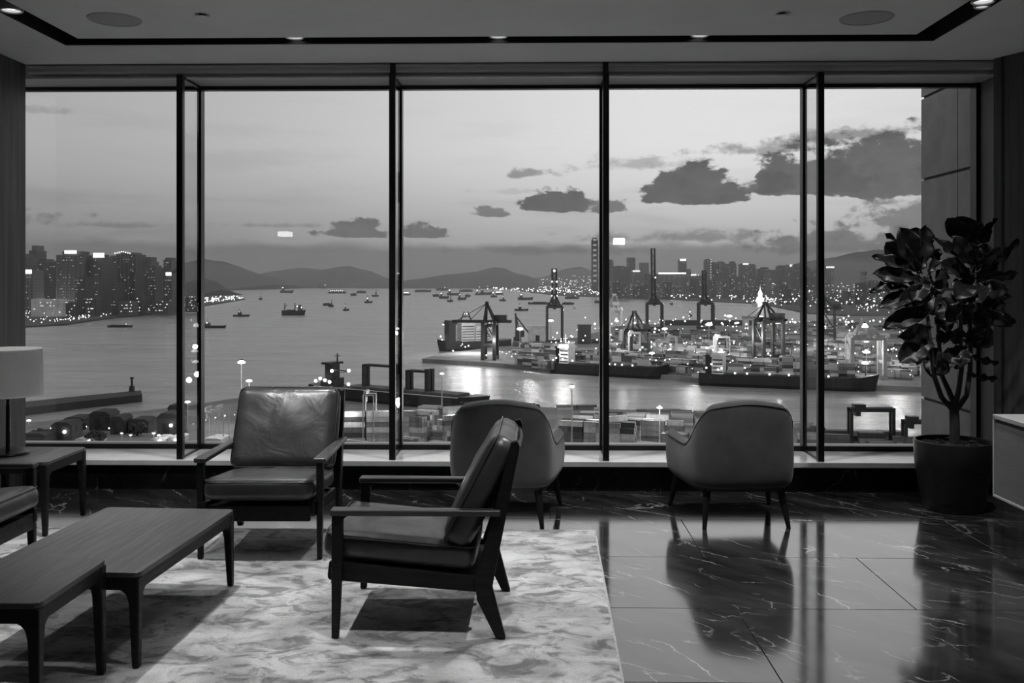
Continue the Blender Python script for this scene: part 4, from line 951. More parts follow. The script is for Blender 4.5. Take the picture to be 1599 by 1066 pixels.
# ---- boats out on the water: x centre, y waterline, length in pixels, kind
BOATS = [(186, 511, 38, 'barge'), (333, 512, 36, 'coaster'), (376, 494, 25, 'tug'), (457, 492, 35, 'freighter'), (394, 449, 38, 'ferry'), (447, 457, 20, 'coaster'), (484, 446.5, 8, 'ferry'), (504, 450, 14, 'barge'), (526, 458, 27, 'ferry'),
         (511, 477, 14, 'barge'), (517, 479, 8, 'tug'), (540, 485, 9, 'tug'), (552, 461.5, 9, 'barge'), (564, 457.5, 14, 'barge'), (575, 473, 12, 'tug'), (586, 463, 10, 'tug'), (407, 468, 5, 'tug'), (633, 461, 14, 'ferry'), (660, 456, 25, 'barge'),
         (690, 453.5, 18, 'barge'), (681, 463, 10, 'barge'), (693, 466, 15, 'coaster'), (707, 461, 18, 'coaster'), (703, 471, 9, 'tug'), (721, 468, 13, 'coaster'), (730, 463.5, 8, 'barge'), (728, 455.5, 20, 'barge'), (746, 460.5, 9, 'tug'), (758, 460, 18, 'coaster'),
         (771, 464, 10, 'tug'), (785, 470, 10, 'tug'), (779, 460, 11, 'ferry'), (820, 468, 23, 'coaster'), (841, 475, 32, 'barge'), (887, 475.5, 18, 'barge'), (814, 485, 21, 'tug'), (897, 482.5, 6, 'launch'), (933, 473, 9, 'barge'), (893, 466.5, 22, 'barge'), (1049, 476, 4, 'tug'), (1078, 494, 5, 'tug'), (965, 488, 9, 'launch')]
DESC = {'barge': 'long low dark barge', 'coaster': 'small coaster with wheelhouse aft', 'tug': 'small dark tug', 'freighter': 'dark freighter with two deck cranes', 'ferry': 'lit-up ferry', 'launch': 'small pale launch'}
BOATS.sort()
for i, (x, y, ln, kind) in enumerate(BOATS):
    p0, p1 = sea(x - ln / 2, y), sea(x + ln / 2, y)
    if i % 3 == 1 and kind not in ('coaster', 'freighter'): p0, p1 = p1, p0
    mpx = 1 / px_per_m(p0); L = (p1 - p0).length; B = L * .2
    e, L = ship_frame(kind if kind != 'coaster' else 'coaster_ship', 'open-water vessel %s from the left across the harbour, %s' % (nth(i + 1), DESC[kind]), p0, p1, 'boat', B, 'vessels out in the harbour')
    fb = {'barge': 3.2, 'coaster': 4, 'tug': 3, 'freighter': 7.5, 'ferry': 3, 'launch': 2}[kind] * mpx * .9 if kind != 'freighter' else 7 * mpx
    hull_mesh(L, B, fb, .6, .14 if kind != 'barge' else .06, .08).build('hull', M_white if kind == 'launch' else M_hull, e)
    if kind == 'barge':
        MB().box(L * .12, L * .8, -B * .35, B * .35, fb, fb + 1.0 * mpx).build('cargo', M_hull, e)
        if i % 4 == 0: MB().sphere((L * .75, 0, fb + 2 * mpx), .8 * mpx, 6, 4).build('deck_light', M_lampdim, e)
    elif kind in ('coaster', 'tug'):
        hx = .12 if kind == 'coaster' else .3
        MB().box(L * hx, L * (hx + .22), -B * .35, B * .35, fb, fb + 3.5 * mpx).box(L * (hx + .03), L * (hx + .15), -B * .3, B * .3, fb + 3.5 * mpx, fb + 5.5 * mpx).build('wheelhouse', M_hull if kind == 'tug' else M_deck, e)
        MB().cyl((L * (hx + .1), 0, fb + 5 * mpx), (L * (hx + .1), 0, fb + 10 * mpx), .35 * mpx, n=6).build('mast', M_hull, e)
        MB().sphere((L * (hx + .1), -B * .4, fb + 4.5 * mpx), (1.0 if i % 2 else .7) * mpx, 6, 4).build('deck_light', M_lamp if i % 2 else M_lampdim, e)
    elif kind == 'freighter':
        for cx_ in (.12, .58): MB().cyl((L * cx_, 0, fb), (L * cx_, 0, fb + 12 * mpx), .9 * mpx, .6 * mpx, 6).beam((L * cx_, 0, fb + 5 * mpx), (L * (cx_ + .12), 0, fb + 10 * mpx), .7 * mpx).build('deck_crane', M_hull, e)
        MB().box(L * .72, L * .92, -B * .4, B * .4, fb, fb + 6 * mpx).box(L * .75, L * .85, -B * .3, B * .3, fb + 6 * mpx, fb + 9 * mpx).build('wheelhouse', M_deck, e)
        lampset(e, [(L * .70, -B * .5, fb + 7 * mpx), (L * .9, -B * .5, fb + 5 * mpx)], 1.0 * mpx, M_lamp)
        MB().box(L * .2, L * .55, -B * .3, B * .3, fb, fb + 1.5 * mpx).build('hatch', M_hull, e)
    elif kind == 'ferry':
        MB().box(L * .12, L * .85, -B * .4, B * .4, fb, fb + 2.2 * mpx).build('cabin', M_hull, e)
        lm = MB()
        for k in range(7): lm.sphere((L * (.15 + .11 * k), -B * .45, fb + (1.2 + .5 * (k % 2)) * mpx), .7 * mpx, 6, 4)
        lm.build('cabin_lights', M_lamp, e, kind='stuff')
    else: MB().box(L * .3, L * .7, -B * .35, B * .35, fb, fb + 1.5 * mpx).build('cabin', M_white, e)
# ---- containers: one mesh, copied
def container_mesh(l=12.1, w=2.42, h=2.58):
    m = MB(); i = .08
    m.box(-l / 2 + i, l / 2 - i, -w / 2 + i, w / 2 - i, i, h - i * .5)
    for sx in (-1, 1):
        for sy in (-1, 1): m.box(*sorted((sx * (l / 2 - .2), sx * l / 2)), *sorted((sy * (w / 2 - .2), sy * w / 2)), 0, h)
    for sy in (-1, 1):
        for z in (0, h - .18): m.box(-l / 2, l / 2, *sorted((sy * (w / 2 - .14), sy * w / 2)), z, z + .18)
    return m
def far_box(mb, M, l=12.1, w=2.42, h=2.58): mb.box(-l / 2, l / 2, -w / 2, w / 2, 0, h, M)
CPROTO = None; CONT = []                                           # (matrix, where) collected, built at the end
def put_container(M, where): CONT.append((M, where))
# ---- ship A and ship B at the front quay
def feeder(label, p0, p1, B, fb, house_x, stacks, lamps):
    e, L = ship_frame('container_ship', label, p0, p1, 'ship', B)
    hull_mesh(L, B, fb, 1.5, .13, .05, .35).build('hull', M_hull, e)
    hx = house_x * L
    deckhouse(e, hx, 9, 0, B * .8, 17, fb)
    MB().cyl((hx + 3, 0, fb + 17), (hx + 3, 0, fb + 26), .5, .3, 8).beam((hx + 3, -4, fb + 22), (hx + 3, 4, fb + 22), .5).build('mast', M_white, e)
    MB().box(hx - 6, hx - 1.5, -2.5, 2.5, fb, fb + 15).build('funnel', M_hull, e)
    MB().box(L * .16, L * .9, -B * .38, B * .38, fb, fb + 1.4).build('hatch_covers', M_deck, e)
    MB().cyl((L * .95, 0, fb * 1.2), (L * .95, 0, fb * 1.2 + 9), .4, .25, 6).build('bow_mast', M_hull, e)
    lampset(e, [(x * L, y * B, fb + z) for x, y, z in lamps], .8, M_lamp)
    Mw = Matrix.Translation(e.location) @ Matrix.Rotation(e.rotation_euler.z, 4, 'Z')
    for f0, n, rows, tiers in stacks:
        for i in range(n):
            for r in range(rows):
                for t in range(max(1, tiers - (i * 7 + r * 3) % 2)):
                    put_container(Mw @ Matrix.Translation((f0 * L + 6.4 + i * 12.8, -B * .40 + 1.3 + r * 2.55, fb + 1.4 + t * 2.6)), label.split(' moored')[0])
    return e, L
A_, LA = feeder('dark container ship moored at the middle of the lit front quay', sea(857, 583), sea(1034, 593), 17, 9.5, .09, [(.33, 1, 2, 3), (.43, 2, 2, 4), (.66, 1, 2, 3), (.77, 1, 2, 2)], [(.04, -.5, 3), (.07, -.5, 5), (.10, -.5, 8), (.13, -.5, 4), (.17, -.5, 6), (.22, -.5, 3), (.11, -.45, 20), (.18, -.45, 19), (.55, -.5, 1.6), (.60, -.5, 1.6), (.66, -.5, 1.5), (.75, -.5, 1.5)])
B_, LB = feeder('long dark container ship moored at the quay behind the right tub chair', sea(1090, 602), sea(1366, 613), 20, 9.5, .08, [(.17, 1, 2, 3), (.36, 1, 2, 2), (.47, 2, 2, 5), (.66, 2, 2, 3), (.80, 1, 2, 4)], [(.05, -.5, 5), (.08, -.5, 8), (.12, -.5, 4), (.14, -.5, 5), (.09, -.45, 19), (.14, -.45, 19), (.22, -.5, 1.5), (.29, -.5, 1.5), (.42, -.5, 1.5), (.53, -.5, 1.5), (.75, -.5, 1.5)])
# ---- ship C with its lit accommodation at the tip of the quay
p0, p1 = sea(692, 549), sea(800, 545)
C_, LC = ship_frame('bulk_ship', 'ship with bright white floodlit superstructure behind the quay tip', p1, p0, 'ship', 22)
hull_mesh(LC, 22, 11, 1.5, .12, .05, .3).build('hull', M_hull, C_)
def cx(px): return LC * (800 - px) / 108.0
for a, b, h, m, nm in ((703, 713, 25, M_hull, 'foremast_house'), (722, 742, 24, M_white, 'superstructure'), (744, 766, 17, M_white, 'accommodation')):
    deckhouse(C_, cx(b), cx(a) - cx(b), 0, 15, h, 11, m, m is M_white, nm)
MB().beam((cx(724), 0, 35), (cx(730), 0, 46), 1.2).beam((cx(741), 0, 35), (cx(735), 0, 46), 1.2).beam((cx(726), 0, 40), (cx(740), 0, 40), 1).build('mast_frame', M_cranes, C_)
lampset(C_, [(cx(x), -11, (549 - y) / px_per_m(p0)) for x, y in ((694, 533), (701, 533), (709, 533), (717, 533), (703, 508), (710, 508), (720, 506), (735, 505), (743, 504), (735, 491), (740, 492), (699, 527), (725, 522), (757, 525), (762, 531))], 1.0, M_flood)
# ---- ship D moored at the near quay
D_, LD = ship_frame('cargo_ship', 'dark cargo ship with low deck gantries moored behind the leather armchair', sea(478, 620), sea(745, 645), 'ship', 20)
hull_mesh(LD, 20, 8.5, 1.5, .12, .06, .2).build('hull', M_hull, D_)
MB().box(LD * .075, LD * .14, -7, 7, 8.5, 14).box(LD * .085, LD * .13, -4, 4, 14, 25).box(LD * .08, LD * .135, -7, 7, 24, 25.5).build('deckhouse', M_cranes, D_)
MB().cyl((LD * .14, 0, 25), (LD * .14, 0, 32), .7, .4, 8).beam((LD * .14, -3, 30), (LD * .14, 3, 30), .5).build('mast', M_cranes, D_)
MB().beam((LD * .15, -6, 20.5), (LD * .26, -6, 20.5), .8).beam((LD * .15, -6, 18), (LD * .26, -6, 20.2), .4).build('crane_boom', M_cranes, D_)
for a, b, h0 in ((.32, .49, 17), (.58, .695, 15)):
    MB().beam((LD * a, -2, 8.5), (LD * a, -2, 8.5 + h0), 2.2).beam((LD * b, -2, 8.5), (LD * b, -2, 8.5 + h0 + 1.5), 3.0).beam((LD * a, -2, 8 + h0), (LD * b, -2, 8 + h0), 1.4).beam((LD * a, 2, 8.5), (LD * a, 2, 8.5 + h0), 2.2).beam((LD * b, 2, 8.5), (LD * b, 2, 8.5 + h0 + 1.5), 3.0).beam((LD * a, 2, 8 + h0), (LD * b, 2, 8 + h0), 1.4).beam((LD * a, -2, 8 + h0), (LD * a, 2, 8 + h0), 1.2).build('deck_gantry', M_cranes, D_)
MB().box(LD * .24, LD * .88, -7, 7, 8.5, 10.2).build('hatch_covers', M_deck, D_)
MB().box(LD * .05, LD * .9, -10.15, -10.0, 8.3, 8.8).build('rail', M_white, D_)
lampset(D_, [(LD * x, -8, z) for x, z in ((.155, 20), (.262, 21), (.05, 12), (.08, 14), (.11, 13), (.26, 11.5), (.14, 12))], 1.2, M_flood)
# ================================================================ the container port
ZQ = W + 4
def quay(x, y): return at_z(x, y, ZQ)
def crane(label, x, y, ang, H, gauge=18, width=18, boom='up', blen=50, back=18, apex=16, m=None, lamps=(), group='quay cranes'):
    """ship-to-shore crane standing at the quay pixel x, y; local +x is the water side"""
    p = quay(x, y); e = empty('quay_crane', p, ang); tag(e, label, 'crane', group); m = m or M_cranes
    for sx in (-1, 1):
        for sy in (-1, 1): MB().beam((sx * gauge / 2, sy * width / 2, 0), (sx * gauge / 2 * .96, sy * width / 2, H), 3.2, 3.0).build('leg', m, e)
        MB().beam((sx * gauge / 2, -width / 2 - 2, 2.4), (sx * gauge / 2, width / 2 + 2, 2.4), 2.4, 3.0).build('sill_beam', m, e)
        MB().beam((sx * gauge / 2, -width / 2, H), (sx * gauge / 2, width / 2, H), 3.2, 4.2).build('cross_beam', m, e)
    for sy in (-1, 1):
        MB().beam((-gauge / 2, sy * width / 2, H * .42), (gauge / 2, sy * width / 2, H * .42), 2.0, 2.6).build('portal_beam', m, e)
        MB().beam((-gauge / 2, sy * width / 2, H * .44), (gauge / 2, sy * width / 2, H * .97), 1.0).build('brace', m, e)
    MB().beam((-gauge / 2 - back, -2.5, H + 1.5), (gauge / 2 + 2, -2.5, H + 1.5), 1.4, 2.6).beam((-gauge / 2 - back, 2.5, H + 1.5), (gauge / 2 + 2, 2.5, H + 1.5), 1.4, 2.6).build('girder', m, e)
    MB().box(-gauge / 2 - back * .7, -gauge / 2 + 2, -4, 4, H + 2.8, H + 8).build('machinery_house', m, e)
    MB().box(gauge / 2 - 8, gauge / 2 - 3, -2, 2, H - 4, H - .5).build('operator_cab', m, e)
    top = (gauge / 2 - 3, 0, H + apex)
    for sy in (-1, 1):
        MB().beam((gauge / 2 - 1, sy * width / 2 * .8, H), (top[0], sy * 1.2, top[2]), 1.8).build('mast_leg', m, e)
        MB().beam((-gauge / 2, sy * width / 2 * .8, H), (top[0], sy * 1.2, top[2]), 1.5).build('mast_stay', m, e)
    MB().box(top[0] - 1.5, top[0] + 1.5, -2.4, 2.4, top[2] - 1, top[2] + 1.6).build('mast_head', m, e)
    b0 = Vector((gauge / 2 + 2, 0, H + 1.5))
    bt = b0 + (Vector((blen * .10, 0, blen)) if boom == 'up' else Vector((blen, 0, 0)))
    for sy in (-1, 1): MB().beam(b0 + Vector((0, sy * 2.5, 0)), bt + Vector((0, sy * 2.5, 0)), 2.0, 2.8).build('boom_girder', m, e)
    n = 7; rg = MB()
    for k in range(1, n + 1): q = b0.lerp(bt, k / n); rg.beam(q + Vector((0, -2.5, 0)), q + Vector((0, 2.5, 0)), .9)
    rg.build('boom_ties', m, e, kind='stuff')
    for f in (.45, .9): MB().cyl(top, b0.lerp(bt, f), .35, n=5).build('forestay', m, e)
    for x_, y_, z_, r_, mm in lamps: MB().sphere((x_, y_, z_), r_, 8, 5).build('work_light', mm, e)
    return e
fl3 = [(-6, -9, 1, 1.2, M_lamp)]
def row_lamps(H, g_, w, n=4, m=None): return [(-g_ / 2 + g_ * k / (n - 1), -w / 2 - 1, H - 1.5 + (k % 2), 1.1, m or M_lamp) for k in range(n)]
crane('quay crane beside the floodlit ship at the quay tip, boom lowered', 765, 561, pi * .97, 37, 12, 22, 'down', 30, 16, 20, None, row_lamps(37, 12, 22, 4, M_flood))
crane('quay crane with raised boom at the water gap, standing alone', 866, 536, pi * .5, 47, 16, 19, 'up', 46, 8, 14, None, row_lamps(44, 16, 19, 3) + [(9, -3, 60 + 9 * k, 1.1, M_lamp) for k in range(3)] + [(10, 3, 60 + 9 * k, 1.1, M_lamp) for k in range(3)] + [(12, 0, 92, 1.5, M_lamp)])
crane('quay crane with the tallest raised boom, in front of the far skyline', 1022, 514, pi * .5, 42, 16, 24, 'up', 88, 8, 14, None, row_lamps(42, 16, 24, 3) + [(12, -3, 84, 1.2, M_lamp)])
crane('quay crane with raised boom and wide portal, behind the yard lamp mast', 1102, 514, pi * .5, 42, 16, 23, 'up', 52, 8, 14, None, row_lamps(42, 16, 23, 3))
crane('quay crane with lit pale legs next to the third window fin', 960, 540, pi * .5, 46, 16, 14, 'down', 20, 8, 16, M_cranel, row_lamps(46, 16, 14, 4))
crane('quay crane with a dark triangular mast above ship cranes', 994, 552, pi * .62, 25, 16, 22, 'down', 34, 20, 20, None, row_lamps(25, 16, 22, 5))
crane('quay crane with a rounded triangular mast near the lit dome', 1200, 563, pi * .60, 40, 18, 22, 'down', 34, 20, 17, None, row_lamps(40, 18, 22, 5))
crane('quay crane by the right window fin with slanted raised boom', 1294, 540, pi * .9, 44, 14, 18, 'up', 40, 10, 14, None, row_lamps(44, 14, 18, 3))
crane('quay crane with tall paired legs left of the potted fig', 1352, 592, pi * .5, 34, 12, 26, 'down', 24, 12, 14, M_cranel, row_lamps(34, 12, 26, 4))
def gantry(label, x0, x1, yt, yb, m, deep=12, group='yard gantry cranes', trolley=True):
    a, b = quay(x0, yb), quay(x1, yb); w = b.x - a.x; h = (yb - yt) / px_per_m(a)
    e = empty('yard_gantry', ((a.x + b.x) / 2, a.y + deep / 2, ZQ)); tag(e, label, 'crane', group)
    t = min(1.5, w * .09)
    for sx in (-1, 1):
        for sy in (-1, 1): MB().beam((sx * (w / 2 - t / 2), sy * deep / 2, 0), (sx * (w / 2 - t / 2), sy * deep / 2, h), t).build('leg', m, e)
        MB().beam((sx * (w / 2 - t / 2), -deep / 2 - 1.5, 1.2), (sx * (w / 2 - t / 2), deep / 2 + 1.5, 1.2), t, 1.6).build('sill_beam', m, e)
    for sy in (-1, 1): MB().beam((-w / 2, sy * deep / 2, h - t * .6), (w / 2, sy * deep / 2, h - t * .6), t * .8, t * 1.3).build('girder', m, e)
    if trolley:
        MB().box(-w * .40, -w * .15, -deep / 2 - .5, deep / 2 + .5, h, h + 1.8).build('trolley', m, e)
        MB().box(-w * .36, -w * .26, -2, 2, h - 4.0, h - 1.6).build('operator_cab', m, e)
    return e
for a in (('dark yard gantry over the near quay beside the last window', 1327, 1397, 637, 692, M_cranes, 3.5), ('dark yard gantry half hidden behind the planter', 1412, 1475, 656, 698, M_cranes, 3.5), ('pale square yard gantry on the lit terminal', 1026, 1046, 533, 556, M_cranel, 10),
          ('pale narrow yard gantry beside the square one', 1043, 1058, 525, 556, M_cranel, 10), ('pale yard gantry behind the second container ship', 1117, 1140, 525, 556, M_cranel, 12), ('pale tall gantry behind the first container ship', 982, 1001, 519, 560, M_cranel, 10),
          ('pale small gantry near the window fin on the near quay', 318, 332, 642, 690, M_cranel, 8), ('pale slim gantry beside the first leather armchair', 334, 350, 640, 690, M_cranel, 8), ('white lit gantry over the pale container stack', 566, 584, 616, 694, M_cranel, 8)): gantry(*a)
# ---- lamp masts
def mast(label, x, yt, yb, r=2.0, m=None, base=None):
    p = quay(x, yb) if base is None else base; h = (yb - yt) / px_per_m(p)
    e = empty('lamp_mast', p); tag(e, label, 'lamp', 'harbour lamp masts')
    MB().cyl((0, 0, 0), (0, 0, h), .45, .25, 8).build('pole', M_cranel, e, smooth=40)
    r = r / px_per_m(p)
    MB().lathe([(0, h - r * .55), (r, h - r * .35), (r * 1.1, h), (r * .5, h + r * .4), (0, h + r * .5)], 14).build('lamp_head', m or M_flood, e, smooth=60)
    MB().cyl((0, 0, h + r * .5), (0, 0, h + r * .8), r * .7, r * .5, 10).build('hood', M_cranes, e)
    return e
MASTS = [('tallest lamp mast on the near quay behind the left armchair', 377, 565, 660, 5.5), ('shorter lamp mast right beside the tallest one', 389, 594, 662, 4.5), ('lamp mast between the first window fin glass', 293, 627, 676, 4), ('pale lamp post at the near water edge, far left', 45, 656, 672, 3),
         ('white lamp post standing before the quay tip', 690, 583, 640, 3), ('lamp mast seen between the tub chair and third fin', 893, 603, 692, 4), ('lamp mast over near containers beside the second tub chair', 1030, 636, 690, 4), ('lamp mast on the terminal left of the alone crane', 812, 513, 540, 4.5),
         ('lamp mast under the alone crane', 860, 500, 536, 4), ('lamp mast at the back of the terminal beside triangular mast', 1038, 513, 540, 4), ('lamp mast with double head mid terminal', 1107, 506, 545, 5), ('lamp mast near the first ship bow', 1018, 551, 572, 4),
         ('lamp mast on the back quay below the far dome', 1139, 493, 520, 4), ('bright lamp mast right of the last fin', 1350, 508, 560, 7), ('bright lamp mast above the second ship bow', 1353, 549, 592, 5), ('bright low lamp mast at the second ship bow', 1351, 566, 594, 5), ('lamp mast behind the round-topped crane', 1214, 503, 540, 4.5),
         ('lamp mast at terminal edge near the window stone', 1322, 555, 590, 3), ('lamp mast far back beside the last fin', 1187, 494, 516, 4), ('short white post, first of four in the left near yard', 190, 676, 693, 2), ('short white post, second of four in the left near yard', 204, 679, 693, 2), ('short white post, third of four in the left near yard', 240, 676, 693, 2.4), ('short white post, fourth of four in the left near yard', 248, 679, 693, 2.4)]
for a in MASTS: mast(*a)
def added_port_light(x, y, h, kw):  # bare point lights added to brighten ships, hall, stacks and water streaks
    p = quay(x, y); ld = bpy.data.lights.new('added_port_lamp', 'POINT'); ld.energy = kw * 1000; ld.shadow_soft_size = 2.0
    o = bpy.data.objects.new('added_port_lamp', ld); COL.objects.link(o); o.location = (p.x, p.y - 3, p.z + h)
for a in ((708, 551.5, 24, 13), (727, 551, 26, 38), (738, 551, 14, 26), (750, 551, 22, 28), (764, 551, 18, 13), (714, 567, 20, 7), (757, 566, 16, 3), (770, 563, 20, 10), (73, 489, 9, 45), (58, 489, 9, 32), (90, 489, 9, 32),
          (875, 585, 9, 3), (893, 587, 9, 2.4), (972, 595, 8, 3.4), (990, 595, 7, 1), (1112, 609, 10, 2.4), (1126, 609, 7, 1.4), (1160, 611, 8, 1.8), (1212, 613, 8, 2), (1345, 617, 14, 4.5), (1358, 617, 10, 3), (640, 678, 16, 9), (706, 684, 14, 9), (930, 676, 16, 10), (1012, 676, 16, 10), (830, 560, 22, 30), (920, 548, 24, 30), (1000, 545, 24, 30), (1080, 575, 24, 30), (1160, 562, 24, 30), (1260, 545, 24, 40), (1400, 575, 24, 40), (1320, 530, 24, 40), (1410, 545, 24, 40), (880, 577, 22, 30), (965, 560, 25, 30), (1038, 552, 22, 30), (1107, 556, 25, 40), (1125, 592, 22, 30), (1210, 575, 28, 30), (1300, 570, 25, 30), (1350, 592, 26, 12), (1180, 530, 25, 40),
          (545, 692, 16, 4.5), (620, 690, 20, 7), (893, 690, 28, 18), (1030, 690, 20, 14), (380, 668, 30, 20), (293, 690, 15, 6)): added_port_light(*a)
# ---- breakwater and near-quay odds and ends
bw = [sea(x, y) for x, y in ((-120, 671), (30, 650), (110, 640), (222, 627), (220, 620), (110, 631), (30, 640), (-120, 658))]
br = MB().prism([(p.x, p.y) for p in bw], 'z', W - 1, W + 5).build('breakwater', M_town); st(br)
bp = sea(206, 622); bcn = empty('beacon', (bp.x, bp.y, W + 5)); tag(bcn, 'small dark beacon at the end of the breakwater', 'beacon')
MB().cyl((0, 0, 0), (0, 0, 4), 2.2, 1.8, 10).build('base', M_cranes, bcn); MB().cyl((0, 0, 4), (0, 0, 9), .9, .7, 10).box(-1, 1, -1, 1, 9, 10.2).build('tower', M_cranes, bcn)
SHEDS = [(100, 130, 651, 668, 'dark two-part shed at the near water edge, far left'), (139, 172, 642, 672, 'dark square warehouse by the near water, left window'), (172, 192, 650, 678, 'dark low workshop beside the square warehouse'), (200, 232, 654, 676, 'dark flat shed between the warehouses'), (245, 278, 645, 682, 'dark warehouse next to the first window fin'), (262, 280, 632, 660, 'small square tower on the warehouse quay'),
         (80, 112, 659, 688, 'curved dark shed in the left near yard'), (33, 70, 676, 694, 'low dark mound-roofed shed at the left wall')]
SHEDS += [(262, 281, 682, 692, 'pale lit shed at the foot of first window fin'), (118, 150, 684, 693, 'pale lit low shed in the left near yard'), (236, 256, 684, 693, 'pale lit kiosk among dark sheds in the left near yard'), (318, 345, 684, 694, 'pale tank shed beside the small pale gantries')]
for i, (x0, x1, yt, yb, l) in enumerate(SHEDS):
    a, b = quay(x0, yb), quay(x1, yb); w = b.x - a.x; h = (yb - yt) / px_per_m(a); e = empty('harbour_shed', ((a.x + b.x) / 2, a.y + 6, ZQ)); tag(e, l, 'building', 'dark sheds on the near quay')
    MB().box(-w / 2, w / 2, -6, 6, 0, h * .82).build('wall', M_tower if i < 8 else M_white, e)
    MB().prism([(-w / 2 - .4, h * .8), (w / 2 + .4, h * .8), (w * .3, h), (-w * .3, h)], 'y', -6.5, 6.5).build('roof', M_town if i < 8 else M_white, e)
    MB().box(-w * .2, w * .1, -6.1, -5.9, 0, h * .4).build('door', M_cranes, e)
    if i in (3, 4, 6, 8, 9, 10): MB().sphere((w * .2, -7, h * .5), .9, 8, 5).build('wall_light', M_flood, e)
for i in range(8):                                                 # dark shrubs and trees on the near quay
    x = (62, 118, 150, 214, 440, 458, 830, 1275)[i]; y = (690, 676, 692, 680, 640, 634, 646, 684)[i]
    p = quay(x, y); R = random.Random(i); e = empty('tree', p); tag(e, 'near-quay greenery, %s dark leafy tree from the left' % nth(i + 1), 'tree', 'dark trees on the near quay')
    MB().cyl((0, 0, 0), (0, 0, 2.4), .5, .4, 6).build('trunk', M_bark, e)
    cr = MB(); M_ = 6
    for k in range(110):
        t, u = R.uniform(0, 6.28), R.uniform(-1, 1); r = R.uniform(.6, 1) ; c = Vector((cos(t) * sqrt(1 - u * u) * 5.0 * r, sin(t) * sqrt(1 - u * u) * 3.4 * r, 3.6 + u * 2.6 * r)); cr.sphere(c, R.uniform(.5, 1.1), 5, 4)
    cr.build('crown', M_hill, e, kind='stuff')
hc = empty('harbour_crane', quay(808, 533)); tag(hc, 'dark mobile harbour crane with a slanted tail by the terminal lamp mast', 'crane')
MB().box(-5, 5, -4, 4, 0, 6).build('undercarriage', M_cranes, hc); MB().box(-3, 9, -3, 3, 6, 14).build('machinery_house', M_cranes, hc)
MB().beam((-1, 0, 13), (-2.5, 0, 37), 3.0, 3.0, 2.2, 2.2).build('tower', M_cranes, hc); MB().beam((-2, 0, 33), (14, 0, 12), 1.8).beam((-2, 0, 34), (3, 0, 13), 1.2).build('backstay', M_cranes, hc)
for l, x0, x1, yt, yb, m in (('dark tall warehouse block on the terminal left of third fin', 903, 923, 507, 537, M_cranes), ('pale lit flat shed behind the dark mobile crane', 824, 855, 509, 533, M_white), ('long dark shed along the back of the terminal water', 1040, 1182, 500, 508, M_cranes), ('pale lit tall building at the back of the terminal near the dome', 1163, 1170, 496, 516, M_white)):
    a, b = quay(x0, yb), quay(x1, yb); w = b.x - a.x; h = (yb - yt) / px_per_m(a); e = empty('terminal_shed', ((a.x + b.x) / 2, a.y + 10, ZQ)); tag(e, l, 'building')
    MB().box(-w / 2, w / 2, -8, 8, 0, h * .93).build('wall', m, e); MB().box(-w / 2 - .5, w / 2 + .5, -8.5, 8.5, h * .93, h).build('roof', m, e)
    MB().box(-w * .1, w * .1, -8.2, -8, 0, h * .4).build('door', M_town, e)
# ---- container yards
R = random.Random(23)
def yard(rows, where, stuff=None, occ=.75, tiers=(1, 4), ang=0.0, seed=0.0):
    for (x0, x1, y0, y1, nr) in rows:                              # a row of stacks between two quay pixels, nr rows deep
        a, b = quay(x0, y0), quay(x1, y1); d = b - a; L = d.length; th = atan2(d.y, d.x); n = int(L / 12.9); u = d.normalized(); v = Vector((-u.y, u.x, 0))
        for r in range(nr):
            for i in range(n):
                q = mnoise.noise(Vector((i * .33 + x0 * .1, r * .5 + y0 * .3, seed)))
                if R.random() > occ + q * .4: continue
                T = max(1, min(tiers[1], int(round(tiers[0] + (q + .6) * (tiers[1] - tiers[0])))))
                for t in range(T):
                    M = Matrix.Translation(a + u * (6.5 + i * 12.9) + v * (1.3 + r * 2.7) + Vector((0, 0, t * 2.6))) @ Matrix.Rotation(th + R.uniform(-.006, .006), 4, 'Z')
                    if stuff is None: put_container(M, where)
                    else: far_box(stuff, M)
def block(x, y, deg, nx, nr, T, where='in the near quay yard', gap=.6):      # one block of stacks, its near corner at the quay pixel x, y
    a = quay(x, y); th = math.radians(deg); u = Vector((cos(th), sin(th), 0)); v = Vector((-sin(th), cos(th), 0))
    for i in range(nx):
        for r in range(nr):
            t_ = T[(i * nr + r) % len(T)]
            for t in range(t_):
                put_container(Matrix.Translation(a + u * (6.1 + i * (12.2 + gap)) + v * (1.25 + r * 2.6) + Vector((0, 0, t * 2.6))) @ Matrix.Rotation(th, 4, 'Z'), where)
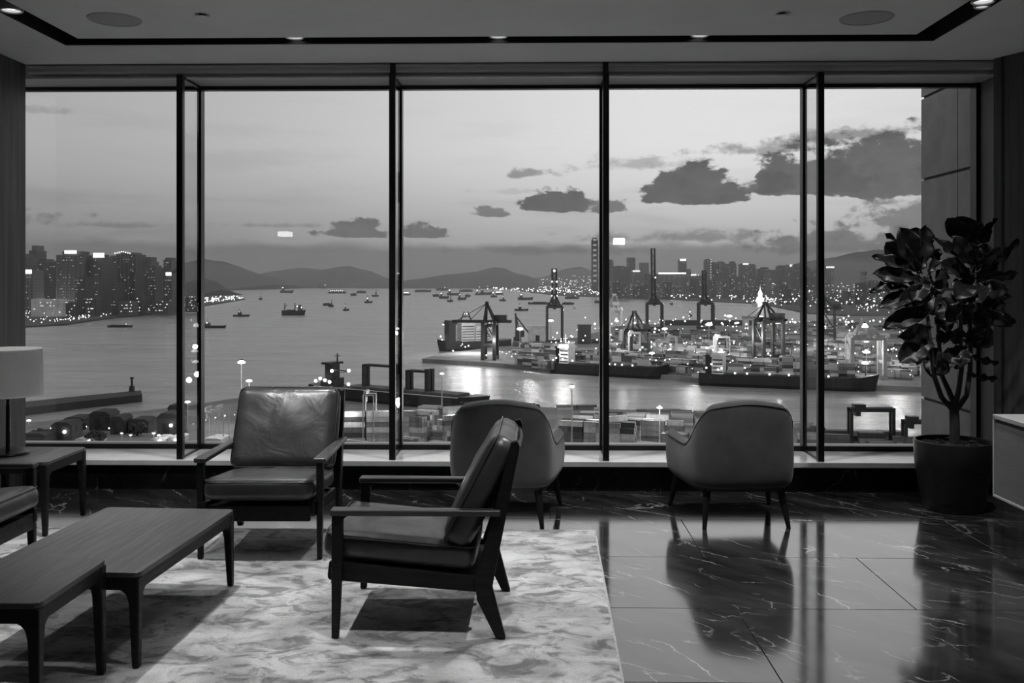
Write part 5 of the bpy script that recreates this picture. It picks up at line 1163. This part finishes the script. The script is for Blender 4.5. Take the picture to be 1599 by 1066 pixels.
for b in ((531, 692, 4, 3, 3, (6, 6, 5)), (610, 700, -28, 1, 3, (2,)), (626, 690, -24, 1, 4, (5, 5, 4)), (640, 672, -22, 1, 4, (4, 4, 3)), (660, 688, -30, 1, 2, (2, 2)), (652, 655, -20, 2, 3, (3, 2)), (668, 697, -26, 2, 2, (1, 1)),
          (694, 690, 35, 1, 3, (5, 4, 4)), (700, 668, 30, 1, 3, (4, 4)), (705, 700, -20, 1, 3, (2,)), (864, 706, -12, 2, 2, (1,)), (872, 689, -15, 3, 4, (4, 4, 3)), (890, 668, -12, 2, 3, (2, 3)), (905, 657, -8, 3, 2, (1, 2)), (930, 692, -18, 1, 3, (4, 3)),
          (950, 692, 32, 1, 2, (5, 4)), (962, 687, -18, 1, 4, (4, 4, 4)), (1000, 688, -20, 1, 3, (4, 3)), (972, 668, -14, 2, 4, (3, 2)), (996, 662, 4, 2, 2, (3,)), (1030, 680, -14, 1, 3, (2, 3)), (1032, 702, -18, 1, 3, (3,)), (1048, 664, -4, 2, 3, (3, 2)), (985, 704, -10, 2, 2, (1,)),
          (1245, 694, -10, 2, 3, (2, 1)), (1290, 688, -6, 3, 2, (2, 2, 2)), (1342, 692, -8, 1, 3, (2,)), (1360, 699, 5, 2, 2, (1,)), (1395, 698, -8, 2, 2, (2, 1)), (1240, 676, 20, 1, 2, (2,))): block(*b)
for b in ((538, 704, -22, 2, 2, (2, 1)), (556, 698, -25, 1, 1, (1,)), (640, 706, -20, 2, 1, (1,)), (870, 640, 6, 2, 2, (1, 1)), (1090, 672, 6, 2, 2, (2, 1))): block(*b, where='lying low along the near road')
yard([(800, 862, 571, 577, 2), (1040, 1092, 583, 588, 1), (1372, 1434, 590, 594, 2)], 'at the terminal water front', None, .95, (2, 4))
far = MB()
yard([(800, 1095, 561, 575, 3), (900, 1110, 571, 582, 2), (1100, 1300, 585, 594, 3), (795, 960, 553, 560, 3), (960, 1250, 560, 575, 4), (1250, 1434, 575, 588, 4), (800, 900, 543, 547, 3), (940, 1250, 546, 562, 4), (1250, 1434, 562, 575, 4), (905, 1240, 535, 549, 4), (1060, 1434, 532, 552, 4), (960, 1180, 523, 530, 4), (1180, 1434, 520, 532, 4), (1260, 1434, 510, 517, 4)], '', far, .72, (1, 4), 0, 9.0)
far.build('container_stacks', M_boxes, kind='stuff')
L3 = along([(700, 560), (860, 572), (1090, 590), (1300, 594), (1430, 600)], 80, (5, 16), (.6, 1.6), 4) + along([(900, 530), (1060, 520), (1250, 518), (1430, 520)], 190, (5, 25), (.6, 2.0), 12) + along([(860, 555), (1100, 565), (1430, 572)], 110, (5, 22), (.6, 1.9), 10)
lights('terminal_lights', L3, M_lamp)
lights('near_quay_lights', along([(60, 690), (200, 685), (270, 684), (330, 672), (420, 660)], 24, (4, 8), (.8, 1.6), 5), M_lamp)
# individual containers, biggest in view first
def vis(c): q = c[0].translation; return px_per_m(q) * (1 if True else 0)
CONT.sort(key=lambda c: -vis(c))
rest = MB(); nmax = 300; groups = {}
proto = container_mesh().build('shipping_container', M_box)
first = True
for M, wh in CONT[:nmax]: groups.setdefault(wh, []).append(M)
for M, wh in CONT[nmax:]: far_box(rest, M)
if len(CONT) > nmax: rest.build('stacked_boxes', M_boxes, kind='stuff')
for wh, Ms in groups.items():
    def sx_(M): q = M.translation; return (q.x * cos(YAW) + q.y * sin(YAW)) / (-q.x * sin(YAW) + q.y * cos(YAW))
    tz = {}
    for M in Ms: tz.setdefault(round(M.translation.z, 1), []).append(M)
    for ti, z in enumerate(sorted(tz)):
        for k, M in enumerate(sorted(tz[z], key=sx_)):
            o = proto if first else proto.copy()
            if not first: COL.objects.link(o)
            first = False; o.matrix_world = M
            tag(o, 'shipping container %s, %s from the left, tier %s' % (wh if wh[:2] in ('in', 'ly', 'at') else 'on the ' + wh, nth(k + 1), nth(ti + 1)), 'container', 'containers ' + (wh if wh[:2] in ('in', 'ly', 'at') else 'on the ' + wh))
print('CONTAINERS', len(CONT))
